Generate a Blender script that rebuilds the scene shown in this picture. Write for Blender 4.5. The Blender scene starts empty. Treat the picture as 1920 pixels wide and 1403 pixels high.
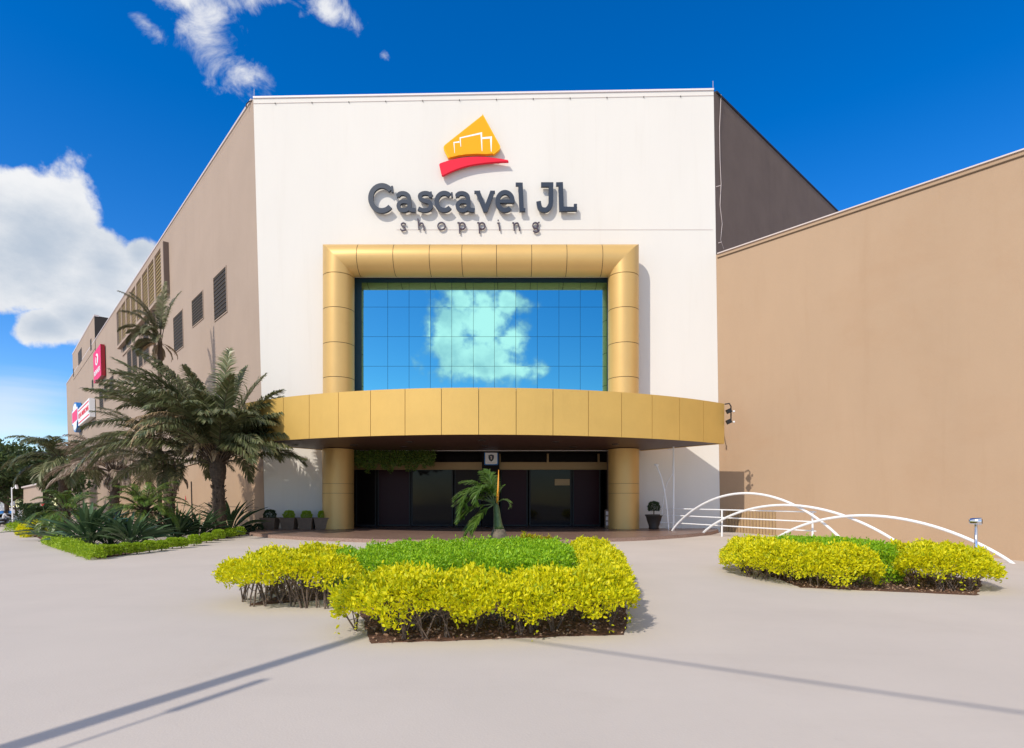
import bpy, math, random
import numpy as np
from mathutils import Vector, Matrix
R = math.radians
rnd = random.Random(7)
nr = np.random.default_rng(11)
C = bpy.context.scene.collection
SC = bpy.context.scene

# ------------------------------------------------------------------ camera, world, sun, exposure
EYE, HZ, F = 1.6, 940.0, 1067.0          # eye height, horizon row and focal length (pixels of the 1920 px photograph)
cam = bpy.data.objects.new('camera', bpy.data.cameras.new('camera'))
C.objects.link(cam); SC.camera = cam
cam.location = (0, 0, EYE); cam.rotation_euler = (R(90), 0, 0)
cam.data.sensor_width = 36; cam.data.lens = 36 * F / 1920
cam.data.shift_y = (HZ - 701.5) / 1920
cam.data.clip_end = 3000; cam.data.clip_start = .05

SUN = Vector((-.75, -1.0, 1.11)).normalized()
ld = bpy.data.lights.new('sun', 'SUN'); ld.energy = 3.5; ld.angle = R(.53); ld.color = (1, .925, .81)
sun = bpy.data.objects.new('sun', ld); C.objects.link(sun)
sun.rotation_euler = SUN.to_track_quat('Z', 'Y').to_euler(); sun.location = (-20, -30, 40)
vs = SC.view_settings
vs.view_transform = 'Standard'; vs.look = 'None'; vs.gamma = 1; vs.exposure = 0.0
SC.cycles.max_bounces = 8; SC.cycles.transparent_max_bounces = 8

W = bpy.data.worlds.new('World'); SC.world = W; W.use_nodes = True
nt = W.node_tree; N = nt.nodes; L = nt.links; N.clear()
def nd(t, **k):
    n = N.new(t)
    for a, b in k.items(): setattr(n, a, b)
    return n
def mth(op, a, b=None, c=None, clamp=False):
    n = N.new('ShaderNodeMath'); n.operation = op; n.use_clamp = clamp
    for i, v in enumerate((a, b, c)):
        if v is None: continue
        if isinstance(v, (int, float)): n.inputs[i].default_value = v
        else: L.new(v, n.inputs[i])
    return n.outputs[0]
sky = nd('ShaderNodeTexSky', sky_type='NISHITA', sun_disc=False)
sky.sun_elevation = math.asin(SUN.z); sky.sun_rotation = math.atan2(SUN.x, SUN.y)
sky.altitude = 800; sky.air_density = 1.0; sky.dust_density = .3; sky.ozone_density = 2.0
hs = nd('ShaderNodeHueSaturation'); hs.inputs['Saturation'].default_value = 1.46; hs.inputs['Value'].default_value = 2.0; hs.inputs['Hue'].default_value = .511
L.new(sky.outputs[0], hs.inputs['Color'])
tc = nd('ShaderNodeTexCoord'); sep = nd('ShaderNodeSeparateXYZ'); L.new(tc.outputs['Generated'], sep.inputs[0])
ay = mth('MAXIMUM', mth('ABSOLUTE', sep.outputs[1]), .02)
U = mth('DIVIDE', sep.outputs[0], ay); V = mth('DIVIDE', sep.outputs[2], ay)      # direction as slopes of the sky vault
front = mth('GREATER_THAN', sep.outputs[1], 0); back = mth('SUBTRACT', 1, front)
def blob(cu, cv, ru, rv, ang=0):
    du = mth('SUBTRACT', U, cu); dv = mth('SUBTRACT', V, cv)
    c, s = math.cos(ang), math.sin(ang)
    a = mth('DIVIDE', mth('ADD', mth('MULTIPLY', du, c), mth('MULTIPLY', dv, s)), ru)
    b = mth('DIVIDE', mth('ADD', mth('MULTIPLY', du, -s), mth('MULTIPLY', dv, c)), rv)
    return mth('SUBTRACT', 1, mth('SQRT', mth('ADD', mth('MULTIPLY', a, a), mth('MULTIPLY', b, b))), clamp=False)
def px(x, y): return (x - 960) / F, (HZ - y) / F
def pblob(x, y, rx, ry, deg=0): return blob(*px(x, y), rx / F, ry / F, R(deg))
def mx(*a):
    r = a[0]
    for b in a[1:]: r = mth('MAXIMUM', r, b)
    return r
def noise(scale, detail, rough, sx=1, sy=1, sz=1, dist=0, off=0):
    m = nd('ShaderNodeMapping'); m.inputs['Scale'].default_value = (sx, sy, sz); m.inputs['Location'].default_value = (off, off * .7, off * .3)
    L.new(tc.outputs['Generated'], m.inputs[0])
    n = nd('ShaderNodeTexNoise'); n.inputs['Scale'].default_value = scale; n.inputs['Detail'].default_value = detail
    n.inputs['Roughness'].default_value = rough; n.inputs['Distortion'].default_value = dist
    L.new(m.outputs[0], n.inputs['Vector']); return n.outputs['Fac']
n1a = noise(4.5, 12, .6, dist=.25); n1b = noise(13, 12, .56, off=2); n1 = mth('ADD', mth('MULTIPLY', n1a, .55), mth('MULTIPLY', n1b, .45)); n2 = noise(16, 10, .62, dist=.5, off=3); n3 = noise(6.5, 10, .62, off=9, sz=1.6)
cum = mx(pblob(70, 470, 215, 165), pblob(190, 500, 140, 120, 0), pblob(262, 478, 70, 62), pblob(150, 590, 110, 70), pblob(-120, 420, 260, 140), pblob(90, 610, 95, 48))
wisp = mx(pblob(385, 60, 75, 120, 25), pblob(445, 135, 50, 62, 35), pblob(345, 0, 70, 40), pblob(620, 22, 70, 34, -25), pblob(275, 45, 60, 20, -40), pblob(470, -5, 70, 34), pblob(718, 103, 18, 18))
refl = mx(pblob(900, 668, 115, 62), pblob(842, 625, 48, 85), pblob(905, 612, 60, 80), pblob(866, 562, 34, 34), pblob(955, 568, 45, 26), pblob(965, 640, 45, 40), pblob(925, 692, 110, 24))
fill_clouds = mx(blob(-1.5, .40, .9, .30), blob(1.4, .36, .8, .26), blob(0, 1.6, 1.7, .6), blob(.75, .1, .35, .05))  # unseen clouds behind the camera and overhead, added to whiten the ambient light
def dens(mask, n, k, lo, hi, gate):
    d = mth('ADD', mask, mth('MULTIPLY', mth('SUBTRACT', n, .5), k))
    mr = nd('ShaderNodeMapRange', interpolation_type='SMOOTHSTEP'); mr.inputs[1].default_value = lo; mr.inputs[2].default_value = hi
    L.new(d, mr.inputs[0]); return mth('MULTIPLY', mr.outputs[0], gate)
cumA = dens(cum, n1, 2.6, .0, .22, front)
wA = mth('MULTIPLY', dens(wisp, n2, 4.6, .05, 1.5, front), .95)
nr2 = mth('ADD', mth('MULTIPLY', noise(22, 12, .6, off=6), .7), mth('MULTIPLY', n1b, .3)); rA = dens(refl, nr2, 3.0, -.05, .6, back)
fill_bank = mth('MULTIPLY', blob(0, .27, .62, .26), -1)  # added cloud bank out of view, neutralises blue ambient; gap left for the window reflection
fillA = mth('MULTIPLY', mx(dens(fill_bank, n1, 1.4, -.25, .35, back), dens(fill_clouds, n1, 1.9, .0, .45, back)), .85)
thin = noise(3.0, 8, .55, sx=.5, sy=.5, sz=7, off=5)
tA = mth('MULTIPLY', dens(mx(pblob(-20, 770, 240, 90), pblob(300, 850, 500, 40)), thin, 1.4, .1, .8, front), .55)
alpha = mx(cumA, wA, rA, fillA, tA)
# cloud body: white crests, blue-grey undersides
shade = nd('ShaderNodeMapRange', interpolation_type='SMOOTHSTEP')
core = mth('ADD', mth('MULTIPLY', mth('SUBTRACT', cum, .22), 1.0), mth('MULTIPLY', mth('SUBTRACT', n3, .5), 2.2))
shade.inputs[1].default_value = -.25; shade.inputs[2].default_value = 1.0
L.new(core, shade.inputs[0])
mixc = nd('ShaderNodeMix', data_type='RGBA'); mixc.inputs[6].default_value = (9.0, 9.1, 9.3, 1); mixc.inputs[7].default_value = (5.0, 5.8, 6.9, 1)
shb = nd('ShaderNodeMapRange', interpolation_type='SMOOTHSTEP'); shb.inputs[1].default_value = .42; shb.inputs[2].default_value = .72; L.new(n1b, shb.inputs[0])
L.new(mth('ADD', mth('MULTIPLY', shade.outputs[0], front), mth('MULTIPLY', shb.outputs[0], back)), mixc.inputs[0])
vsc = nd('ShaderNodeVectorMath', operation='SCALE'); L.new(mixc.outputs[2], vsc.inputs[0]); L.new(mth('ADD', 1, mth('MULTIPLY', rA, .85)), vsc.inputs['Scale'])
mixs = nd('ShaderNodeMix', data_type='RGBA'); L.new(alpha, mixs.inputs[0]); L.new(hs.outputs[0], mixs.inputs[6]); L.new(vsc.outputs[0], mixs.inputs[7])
bg = nd('ShaderNodeBackground'); bg.inputs[1].default_value = .1; L.new(mixs.outputs[2], bg.inputs[0])
wo = nd('ShaderNodeOutputWorld'); L.new(bg.outputs[0], wo.inputs[0])

# ------------------------------------------------------------------ materials
MATS = {}
def mat(name, col, rough=.7, metal=0, var=0, vscale=3, var2=None, bump=0, bscale=30, spec=.5, emit=None, coat=0, stretch=None):
    m = bpy.data.materials.new(name); m.use_nodes = True; t = m.node_tree; n = t.nodes; l = t.links
    p = n['Principled BSDF']; p.inputs['Roughness'].default_value = rough; p.inputs['Metallic'].default_value = metal
    p.inputs['Specular IOR Level'].default_value = spec; p.inputs['Base Color'].default_value = (*col, 1)
    if coat: p.inputs['Coat Weight'].default_value = coat; p.inputs['Coat Roughness'].default_value = .08
    tc = n.new('ShaderNodeTexCoord'); src = tc.outputs['Object']
    if stretch:
        mp = n.new('ShaderNodeMapping'); mp.inputs['Scale'].default_value = stretch; l.new(src, mp.inputs[0]); src = mp.outputs[0]
    if var:
        nz = n.new('ShaderNodeTexNoise'); nz.inputs['Scale'].default_value = vscale; nz.inputs['Detail'].default_value = 8; nz.inputs['Roughness'].default_value = .6
        l.new(src, nz.inputs['Vector'])
        c2 = var2 or tuple(max(0, c * (1 - var)) for c in col)
        mr = n.new('ShaderNodeMapRange'); mr.inputs[1].default_value = .35; mr.inputs[2].default_value = .65; l.new(nz.outputs['Fac'], mr.inputs[0])
        mxn = n.new('ShaderNodeMix'); mxn.data_type = 'RGBA'; mxn.inputs[6].default_value = (*col, 1); mxn.inputs[7].default_value = (*c2, 1)
        l.new(mr.outputs[0], mxn.inputs[0]); l.new(mxn.outputs[2], p.inputs['Base Color'])
    if bump:
        nb = n.new('ShaderNodeTexNoise'); nb.inputs['Scale'].default_value = bscale; nb.inputs['Detail'].default_value = 5
        l.new(src, nb.inputs['Vector']); b = n.new('ShaderNodeBump'); b.inputs['Strength'].default_value = bump; b.inputs['Distance'].default_value = .02
        l.new(nb.outputs['Fac'], b.inputs['Height']); l.new(b.outputs[0], p.inputs['Normal'])
    if emit: p.inputs['Emission Color'].default_value = (*emit, 1); p.inputs['Emission Strength'].default_value = 1
    MATS[name] = m; return m
def leafmat(name, cols, trans=.35, rough=.45, tcol=None):
    m = bpy.data.materials.new(name); m.use_nodes = True; t = m.node_tree; n = t.nodes; l = t.links
    p = n['Principled BSDF']; p.inputs['Roughness'].default_value = rough; p.inputs['Specular IOR Level'].default_value = .35
    g = n.new('ShaderNodeNewGeometry'); cr = n.new('ShaderNodeValToRGB'); e = cr.color_ramp.elements
    for i, c in enumerate(cols):
        pos = i / (len(cols) - 1)
        el = e[i] if i < 2 else e.new(pos)
        el.position = pos; el.color = (*c, 1)
    for i, c in enumerate(cols): e[i].position = i / (len(cols) - 1); e[i].color = (*c, 1)
    l.new(g.outputs['Random Per Island'], cr.inputs[0]); l.new(cr.outputs[0], p.inputs['Base Color'])
    tr = n.new('ShaderNodeBsdfTranslucent'); l.new(cr.outputs[0], tr.inputs[0])
    ms = n.new('ShaderNodeMixShader'); ms.inputs[0].default_value = trans
    l.new(p.outputs[0], ms.inputs[1]); l.new(tr.outputs[0], ms.inputs[2]); l.new(ms.outputs[0], n['Material Output'].inputs[0])
    MATS[name] = m; return m

mat('ground', (.57, .503, .442), .75, var=.07, vscale=.35, bump=.12, bscale=45, spec=.3)
mat('white_wall', (.745, .712, .662), .85, var=.035, vscale=.25, bump=.15, bscale=25, spec=.2, stretch=(1, 1, .35))
mat('tan_wall', (.455, .318, .21), .85, var=.07, vscale=.22, bump=.25, bscale=18, spec=.2, stretch=(1, 1, .4))
mat('taupe_wall', (.41, .315, .25), .85, var=.06, vscale=.3, bump=.2, bscale=18, spec=.2)
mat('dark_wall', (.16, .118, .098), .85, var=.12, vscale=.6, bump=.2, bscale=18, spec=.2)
mat('gold', (.66, .42, .145), .42, metal=.3, var=.04, vscale=.5, spec=.5)
mat('gold_flat', (.66, .42, .11), .5, metal=.2, var=.06, vscale=.8)
mat('rib_paint', (.42, .28, .14), .6, var=.2, vscale=3)
mat('joint_seal', (.47, .405, .35), .9)
mat('joint', (.10, .06, .03), .8)
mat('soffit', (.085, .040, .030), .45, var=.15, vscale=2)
mat('granite', (.30, .19, .145), .35, var=.25, vscale=6, spec=.5)
mat('granite_edge', (.40, .26, .20), .8, var=.5, vscale=25)
mat('white_metal', (.82, .82, .83), .35)
mat('cap_metal', (.62, .53, .50), .5)
mat('white_cap', (.75, .68, .68), .5)
mat('dark_metal', (.025, .024, .025), .5, spec=.2)
mat('charcoal', (.022, .032, .052), .4, spec=.5)
mat('purple_dark', (.06, .04, .06), .4)
mat('yellow_sign', (.90, .38, .003), .5, spec=.2)
mat('yellow_rim', (.92, .48, .008), .5, spec=.2)
mat('red_sign', (.78, .015, .045), .5, spec=.2)
mat('red_sign_dark', (.32, .01, .02), .4)
mat('pink_sign', (.80, .035, .15), .5, spec=.2)
mat('white_paint', (.85, .85, .85), .45)
mat('blue_sign', (.01, .16, .50), .4)
mat('chrome', (.75, .75, .78), .12, metal=1)
mat('soil', (.16, .075, .045), .95, var=.6, vscale=9, bump=1, bscale=40)
mat('bark', (.11, .075, .05), .9, var=.5, vscale=8, bump=.8, bscale=20)
mat('twig', (.19, .135, .10), .85, var=.4, vscale=15)
mat('planter', (.21, .145, .10), .8, var=.2, vscale=5)
mat('dark_pot', (.045, .035, .03), .6)
mat('door_frame', (.30, .19, .085), .45, metal=.3)
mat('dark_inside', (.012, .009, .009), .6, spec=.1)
mat('purple_panel', (.028, .004, .008), .35, spec=.12)
mat('brown_panel', (.018, .009, .007), .35, spec=.12)
mat('louvre', (.30, .235, .17), .5)
mat('recess', (.035, .028, .024), .8)
mat('amber_blind', (.42, .29, .10), .5)
mat('skin', (.35, .2, .13), .6)
mat('grey_cloth', (.55, .56, .60), .9)
mat('navy_cloth', (.03, .03, .05), .9)
mat('car_paint', (.45, .47, .50), .25, metal=.4, coat=.6)
mat('rubber', (.02, .02, .02), .8)
mat('bulb_green', (.10, .16, .055), .5, var=.35, vscale=12)
mat('bulb_grey', (.23, .18, .13), .8, var=.5, vscale=10, bump=.5, bscale=15)
mat('orange_spear', (.75, .30, .02), .5)
leafmat('yellow_leaf', [(.86, .78, .008), (.96, .88, .012), (.58, .62, .010), (.97, .88, .018), (.34, .44, .012), (.90, .82, .010)], .42)
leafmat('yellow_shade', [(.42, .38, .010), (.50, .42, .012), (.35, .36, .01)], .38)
leafmat('green_leaf', [(.28, .52, .012), (.38, .62, .015), (.16, .38, .012), (.46, .68, .02), (.22, .44, .012)], .35)
leafmat('lime_leaf', [(.30, .46, .02), (.42, .56, .025), (.20, .34, .015), (.50, .62, .03)], .3)
leafmat('dark_leaf', [(.035, .07, .02), (.05, .09, .03), (.02, .045, .015), (.07, .11, .03)], .25)
leafmat('tree_leaf', [(.05, .09, .03), (.085, .13, .04), (.03, .06, .022), (.12, .17, .055)], .25)
leafmat('palm_leaf', [(.11, .135, .055), (.18, .20, .085), (.06, .08, .03), (.30, .30, .16), (.12, .15, .06), (.25, .20, .10)], .22, .35)
leafmat('palm_olive', [(.13, .14, .07), (.20, .19, .09), (.10, .12, .05), (.26, .22, .13)], .22, .4)
leafmat('fresh_palm', [(.09, .17, .025), (.14, .24, .035), (.06, .12, .02)], .4, .35)
leafmat('dry_leaf', [(.42, .30, .16), (.55, .42, .25), (.32, .21, .12), (.48, .36, .22)], .25, .6)
leafmat('pink_dry', [(.42, .32, .25), (.52, .42, .34), (.26, .19, .14), (.14, .15, .07)], .25, .6)
leafmat('blade_leaf', [(.07, .13, .06), (.11, .18, .08), (.045, .09, .04), (.16, .24, .11)], .2, .25)
leafmat('cycad_leaf', [(.09, .17, .03), (.14, .24, .045), (.06, .12, .02), (.26, .30, .05)], .25, .3)
leafmat('litter', [(.28, .15, .09), (.40, .25, .16), (.15, .07, .04), (.50, .36, .25), (.20, .10, .06)], .1, .8)
M = MATS
def stains(m, sx, sy, sz, amt, lo=.45, hi=.75, tint=(.72, .68, .62), scale=1.0):
    t = m.node_tree; n = t.nodes; l = t.links; p = n['Principled BSDF']; old = p.inputs['Base Color'].links[0].from_socket
    tc = n.new('ShaderNodeTexCoord'); mp = n.new('ShaderNodeMapping'); mp.inputs['Scale'].default_value = (sx, sy, sz); l.new(tc.outputs['Object'], mp.inputs[0])
    nz = n.new('ShaderNodeTexNoise'); nz.inputs['Scale'].default_value = scale; nz.inputs['Detail'].default_value = 9; nz.inputs['Roughness'].default_value = .68; nz.inputs['Distortion'].default_value = .4; l.new(mp.outputs[0], nz.inputs['Vector'])
    mr = n.new('ShaderNodeMapRange'); mr.interpolation_type = 'SMOOTHSTEP'; mr.inputs[1].default_value = lo; mr.inputs[2].default_value = hi; mr.inputs[4].default_value = amt; l.new(nz.outputs['Fac'], mr.inputs[0])
    x = n.new('ShaderNodeMix'); x.data_type = 'RGBA'; x.blend_type = 'MULTIPLY'; l.new(mr.outputs[0], x.inputs[0]); l.new(old, x.inputs[6]); x.inputs[7].default_value = (*tint, 1); l.new(x.outputs[2], p.inputs['Base Color'])
stains(M['ground'], 1, 1, 1, .22, .5, .8, (.78, .74, .68), .55); stains(M['ground'], 6, 6, 6, .16, .55, .8, (.7, .68, .66), 2.2); stains(M['ground'], .25, 1.6, 1, .14, .5, .75, (.8, .78, .76), .8)
stains(M['white_wall'], 2.2, 2.2, .12, .16, .5, .8, (.80, .76, .70)); stains(M['tan_wall'], 1.5, 1.5, .10, .30, .5, .8, (.86, .80, .74)); stains(M['tan_wall'], .18, .18, .25, .35, .45, .7, (.93, .86, .80))
stains(M['taupe_wall'], 1.8, 1.8, .12, .3, .5, .8, (.82, .78, .74)); stains(M['gold_flat'], 1.5, 1.5, .5, .25, .45, .8, (.85, .80, .74)); stains(M['gold'], .9, .9, .9, .2, .45, .8, (.85, .80, .74))
stains(M['dark_wall'], .8, .8, .15, .3, .45, .75, (.7, .7, .7))
# floor tiles on the platform
def tile_joints(m, cw, ch, mortar):
    t = m.node_tree; n = t.nodes; l = t.links; p = n['Principled BSDF']; old = p.inputs['Base Color'].links[0].from_socket
    tc = n.new('ShaderNodeTexCoord'); br = n.new('ShaderNodeTexBrick'); br.offset = .5
    br.inputs['Scale'].default_value = 1; br.inputs['Brick Width'].default_value = cw; br.inputs['Row Height'].default_value = ch; br.inputs['Mortar Size'].default_value = mortar
    br.inputs['Color1'].default_value = (1, 1, 1, 1); br.inputs['Color2'].default_value = (.86, .86, .86, 1); br.inputs['Mortar'].default_value = (.55, .5, .5, 1)
    l.new(tc.outputs['Object'], br.inputs['Vector'])
    mx2 = n.new('ShaderNodeMix'); mx2.data_type = 'RGBA'; mx2.blend_type = 'MULTIPLY'; mx2.inputs[0].default_value = 1
    l.new(old, mx2.inputs[6]); l.new(br.outputs[0], mx2.inputs[7]); l.new(mx2.outputs[2], p.inputs['Base Color'])
tile_joints(M['granite'], 1.0, .5, .012)
# reflective curtain glass, tinted blue
g = bpy.data.materials.new('mirror_glass'); g.use_nodes = True; p = g.node_tree.nodes['Principled BSDF']
p.inputs['Base Color'].default_value = (.26, .56, .52, 1); p.inputs['Metallic'].default_value = 1; p.inputs['Roughness'].default_value = .015
M['mirror_glass'] = g
mat('glass_backing', (.01, .05, .08), .4)
g = bpy.data.materials.new('dark_glass'); g.use_nodes = True; p = g.node_tree.nodes['Principled BSDF']
p.inputs['Base Color'].default_value = (.010, .008, .008, 1); p.inputs['Roughness'].default_value = .04; p.inputs['Specular IOR Level'].default_value = .12
M['dark_glass'] = g

# ------------------------------------------------------------------ helpers
def tag(o, label=None, cat=None, group=None, kind=None):
    if label: o['label'] = label
    if cat: o['category'] = cat
    if group: o['group'] = group
    if kind: o['kind'] = kind
    return o
def empty(name, loc, label, cat, group=None, parent=None):
    o = bpy.data.objects.new(name, None); C.objects.link(o); o.location = loc; o.empty_display_size = .3
    if parent: o.parent = parent
    return tag(o, label, cat, group)
class MB:
    def __init__(s): s.v = []; s.f = []; s.m = []; s.mi = 0; s.smooth = False; s.n = 0; s.blocks = []
    def add(s, vs, fs, mi=None):
        b = s.n; s.v.extend([tuple(x) for x in vs]); s.n += len(vs)
        s.f.extend([tuple(i + b for i in f) for f in fs]); s.m.extend([s.mi if mi is None else mi] * len(fs)); return b
    def quad(s, a, b, c, d): s.add([a, b, c, d], [(0, 1, 2, 3)])
    def box(s, c, size, ax=None):
        c = Vector(c); ax = ax or (Vector((1, 0, 0)), Vector((0, 1, 0)), Vector((0, 0, 1)))
        h = [ax[i] * size[i] / 2 for i in range(3)]
        vs = [c + h[0] * i + h[1] * j + h[2] * k for i in (-1, 1) for j in (-1, 1) for k in (-1, 1)]
        s.add(vs, [(0, 1, 3, 2), (4, 6, 7, 5), (0, 4, 5, 1), (2, 3, 7, 6), (0, 2, 6, 4), (1, 5, 7, 3)])
    def span(s, a, b): s.box([(a[i] + b[i]) / 2 for i in range(3)], [abs(b[i] - a[i]) for i in range(3)])
    def prism(s, poly, ext):
        n = len(poly); ext = Vector(ext); p = [Vector(q) for q in poly]
        s.add(p + [q + ext for q in p], [tuple(range(n)), tuple(range(2 * n - 1, n - 1, -1))] + [(i, i + n, (i + 1) % n + n, (i + 1) % n) for i in range(n)])
    def tube(s, pts, rad, seg=10, cap=True, up=Vector((0, 0, 1))):
        pts = [Vector(p) for p in pts]; n = len(pts)
        if not hasattr(rad, '__len__'): rad = [rad] * n
        vs = []; fs = []; prev = None
        for i, p in enumerate(pts):
            t = (pts[min(i + 1, n - 1)] - pts[max(i - 1, 0)]).normalized()
            if prev is None:
                u = t.orthogonal().normalized()
            else: u = (prev - t * prev.dot(t)).normalized()
            prev = u; w = t.cross(u)
            for k in range(seg):
                a = 2 * math.pi * k / seg; vs.append(p + (u * math.cos(a) + w * math.sin(a)) * rad[i])
        for i in range(n - 1):
            for k in range(seg):
                fs.append((i * seg + k, i * seg + (k + 1) % seg, (i + 1) * seg + (k + 1) % seg, (i + 1) * seg + k))
        if cap: fs += [tuple(range(seg - 1, -1, -1)), tuple(range((n - 1) * seg, n * seg))]
        s.add(vs, fs)
    def lathe(s, c, prof, seg=20):
        c = Vector(c); vs = []; fs = []
        for r, z in prof:
            for k in range(seg):
                a = 2 * math.pi * k / seg; vs.append(c + Vector((r * math.cos(a), r * math.sin(a), z)))
        for i in range(len(prof) - 1):
            for k in range(seg): fs.append((i * seg + k, i * seg + (k + 1) % seg, (i + 1) * seg + (k + 1) % seg, (i + 1) * seg + k))
        fs += [tuple(range(seg - 1, -1, -1)), tuple(range((len(prof) - 1) * seg, len(prof) * seg))]
        s.add(vs, fs)
    def build(s, name, m, parent=None, smooth=False, label=None):
        me = bpy.data.meshes.new(name); me.from_pydata(s.v, [], s.f)
        ms = m if isinstance(m, (list, tuple)) else [m]
        for q in ms: me.materials.append(M[q])
        if len(ms) > 1: me.polygons.foreach_set('material_index', s.m)
        if smooth: me.polygons.foreach_set('use_smooth', [True] * len(me.polygons))
        me.update()
        o = bpy.data.objects.new(name, me); C.objects.link(o)
        if parent:
            o.parent = parent; o.matrix_parent_inverse = Matrix.Translation(root_loc(parent)).inverted()
        if label: o['label'] = label
        return o
def root_loc(o):
    l = Vector(o.location)
    return l
def npmesh(name, verts, quads, m, parent=None, smooth=False):
    me = bpy.data.meshes.new(name); nv, nq = len(verts), len(quads); k = quads.shape[1]
    me.vertices.add(nv); me.vertices.foreach_set('co', verts.astype(np.float32).ravel())
    me.loops.add(nq * k); me.loops.foreach_set('vertex_index', quads.astype(np.int32).ravel())
    me.polygons.add(nq); me.polygons.foreach_set('loop_start', np.arange(0, nq * k, k, dtype=np.int32)); me.polygons.foreach_set('loop_total', np.full(nq, k, dtype=np.int32))
    if smooth: me.polygons.foreach_set('use_smooth', np.ones(nq, dtype=bool))
    me.materials.append(M[m]); me.update(calc_edges=True); me.validate()
    o = bpy.data.objects.new(name, me); C.objects.link(o)
    if parent: o.parent = parent; o.matrix_parent_inverse = Matrix.Translation(root_loc(parent)).inverted()
    return o
def leafcards(pts, dirs, size, wid=.45, curl=.18, jitter=.35):
    """folded oval leaves: pts (n,3) bases, dirs (n,3) pointing direction"""
    n = len(pts); d = dirs + nr.normal(0, jitter, (n, 3)); d /= np.linalg.norm(d, axis=1)[:, None] + 1e-9
    r = nr.normal(0, 1, (n, 3)); s = np.cross(d, r); s /= np.linalg.norm(s, axis=1)[:, None] + 1e-9
    nn = np.cross(s, d); L_ = (size * nr.uniform(.5, 1.45, n))[:, None]; w = L_ * wid * .5
    a = pts; b = pts + d * L_ * .35 + s * w + nn * L_ * curl * .5; c = pts + d * L_ - nn * L_ * curl; e = pts + d * L_ * .35 - s * w + nn * L_ * curl * .5
    f1 = pts + d * L_ * .72 + s * w * .75; f2 = pts + d * L_ * .72 - s * w * .75
    mid = pts + d * L_ * .5 - nn * L_ * curl * .2
    V_ = np.stack([a, b, f1, c, f2, e], 1).reshape(-1, 3); i = np.arange(n)[:, None] * 6
    Q = np.concatenate([i + np.array([[0, 1, 2, 3]]), i + np.array([[0, 3, 4, 5]])])
    return V_, Q
def join(parts):
    vs, qs, o = [], [], 0
    for v, q in parts: vs.append(v); qs.append(q + o); o += len(v)
    return np.concatenate(vs), np.concatenate(qs)

# ------------------------------------------------------------------ where things stand
G0 = -.16
def sp(x, k=2.0): return math.log1p(math.exp(min(x / k, 40))) * k
def gz(x, y):
    z = G0 - .095 * sp(x - 13.5, 1.2) - .030 * sp(-x - 22, 3)
    return z
def P(x, y, Y): return Vector(((x - 960) / F * Y, Y, EYE + (HZ - y) / F * Y))
def PG(x, y, h=0):
    """point at height h above the ground seen at a pixel"""
    Y = 20.0
    for _ in range(40):
        X = (x - 960) / F * Y; Y = .5 * Y + .5 * min((EYE - gz(X, Y) - h) * F / max(y - HZ, 3), 400)
    X = (x - 960) / F * Y; return Vector((X, Y, gz(X, Y)))
def HIT(x, y, o, n):
    d = Vector(((x - 960) / F, 1, (HZ - y) / F)); e = Vector((0, 0, EYE)); return e + d * ((o - e).dot(n) / d.dot(n))

# ------------------------------------------------------------------ ground
xs = sorted(set([-500, -400, -300, -220, -160, -120, -100] + list(np.arange(-90, 61, 1.5)) + [70, 90, 130, 200, 300, 500]))
ys = [-400, -200, -100, -60, -40, -25, -15, -8, 0, 6, 12, 18, 24, 30, 36, 44, 56, 70, 90, 120, 160, 220, 320, 520]
vs_ = np.array([(x, y, gz(x, y)) for y in ys for x in xs]); nx = len(xs)
qs_ = np.array([(j * nx + i, j * nx + i + 1, (j + 1) * nx + i + 1, (j + 1) * nx + i) for j in range(len(ys) - 1) for i in range(nx - 1)])
tag(npmesh('ground', vs_, qs_, 'ground', smooth=True), kind='structure')
# entrance platform, one low step
pe = [(-14.6, 33.6), (-13.6, 29.4), (-11.5, 27.1), (-9, 25.4), (-6, 24.15), (-3, 23.5), (0, 23.4), (3, 24.0), (6, 25.5), (8.5, 27.6), (10.4, 29.8), (11.6, 32), (12.1, 33.6)]
mb = MB(); mb.prism([Vector((x, y, 0)) for x, y in pe], (0, 0, -.5)); tag(mb.build('entrance_platform', 'granite'), kind='structure')
mb = MB()
for a, b in zip(pe[:-1], pe[1:]):
    a2 = Vector((*a, 0)); b2 = Vector((*b, 0)); t = (b2 - a2).normalized(); nn = Vector((t.y, -t.x, 0))
    if nn.y > 0: nn = -nn
    mb.add([a2 + nn * .012 + Vector((0, 0, -.012)), b2 + nn * .012 + Vector((0, 0, -.012)), b2 + nn * .012 + Vector((0, 0, -.6)), a2 + nn * .012 + Vector((0, 0, -.6))], [(0, 1, 2, 3)])
tag(mb.build('platform_edge', 'granite_edge'), kind='structure')

# ------------------------------------------------------------------ shopping mall
DW = 34.0
def fx(x, Y=DW): return (x - 960) / F * Y
def fz(y, Y=DW): return EYE + (HZ - y) / F * Y
dl = Vector((-.676, .737, 0)); dr = Vector((.737, .676, 0)); nl = Vector((-.737, -.676, 0))
zTL, zTR = fz(185), fz(170)
AT, AB = Vector((fx(475), DW, zTL)), Vector((fx(497.5), DW, -.5))
BT, BB = Vector((fx(1338), DW, zTR)), Vector((fx(1350.5), DW, -.5))
def AX(z): return AB.x + (AT.x - AB.x) * (z + .5) / (zTL + .5)
def BX(z): return BB.x + (BT.x - BB.x) * (z + .5) / (zTR + .5)
mall = empty('shopping_mall', (-1.5, 36, 0), 'shopping mall with white corner front, gold entrance canopy and taupe side walls', 'building')
def part(mb, name, m, parent=mall, **k): return mb.build(name, m, parent, **k)
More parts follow.
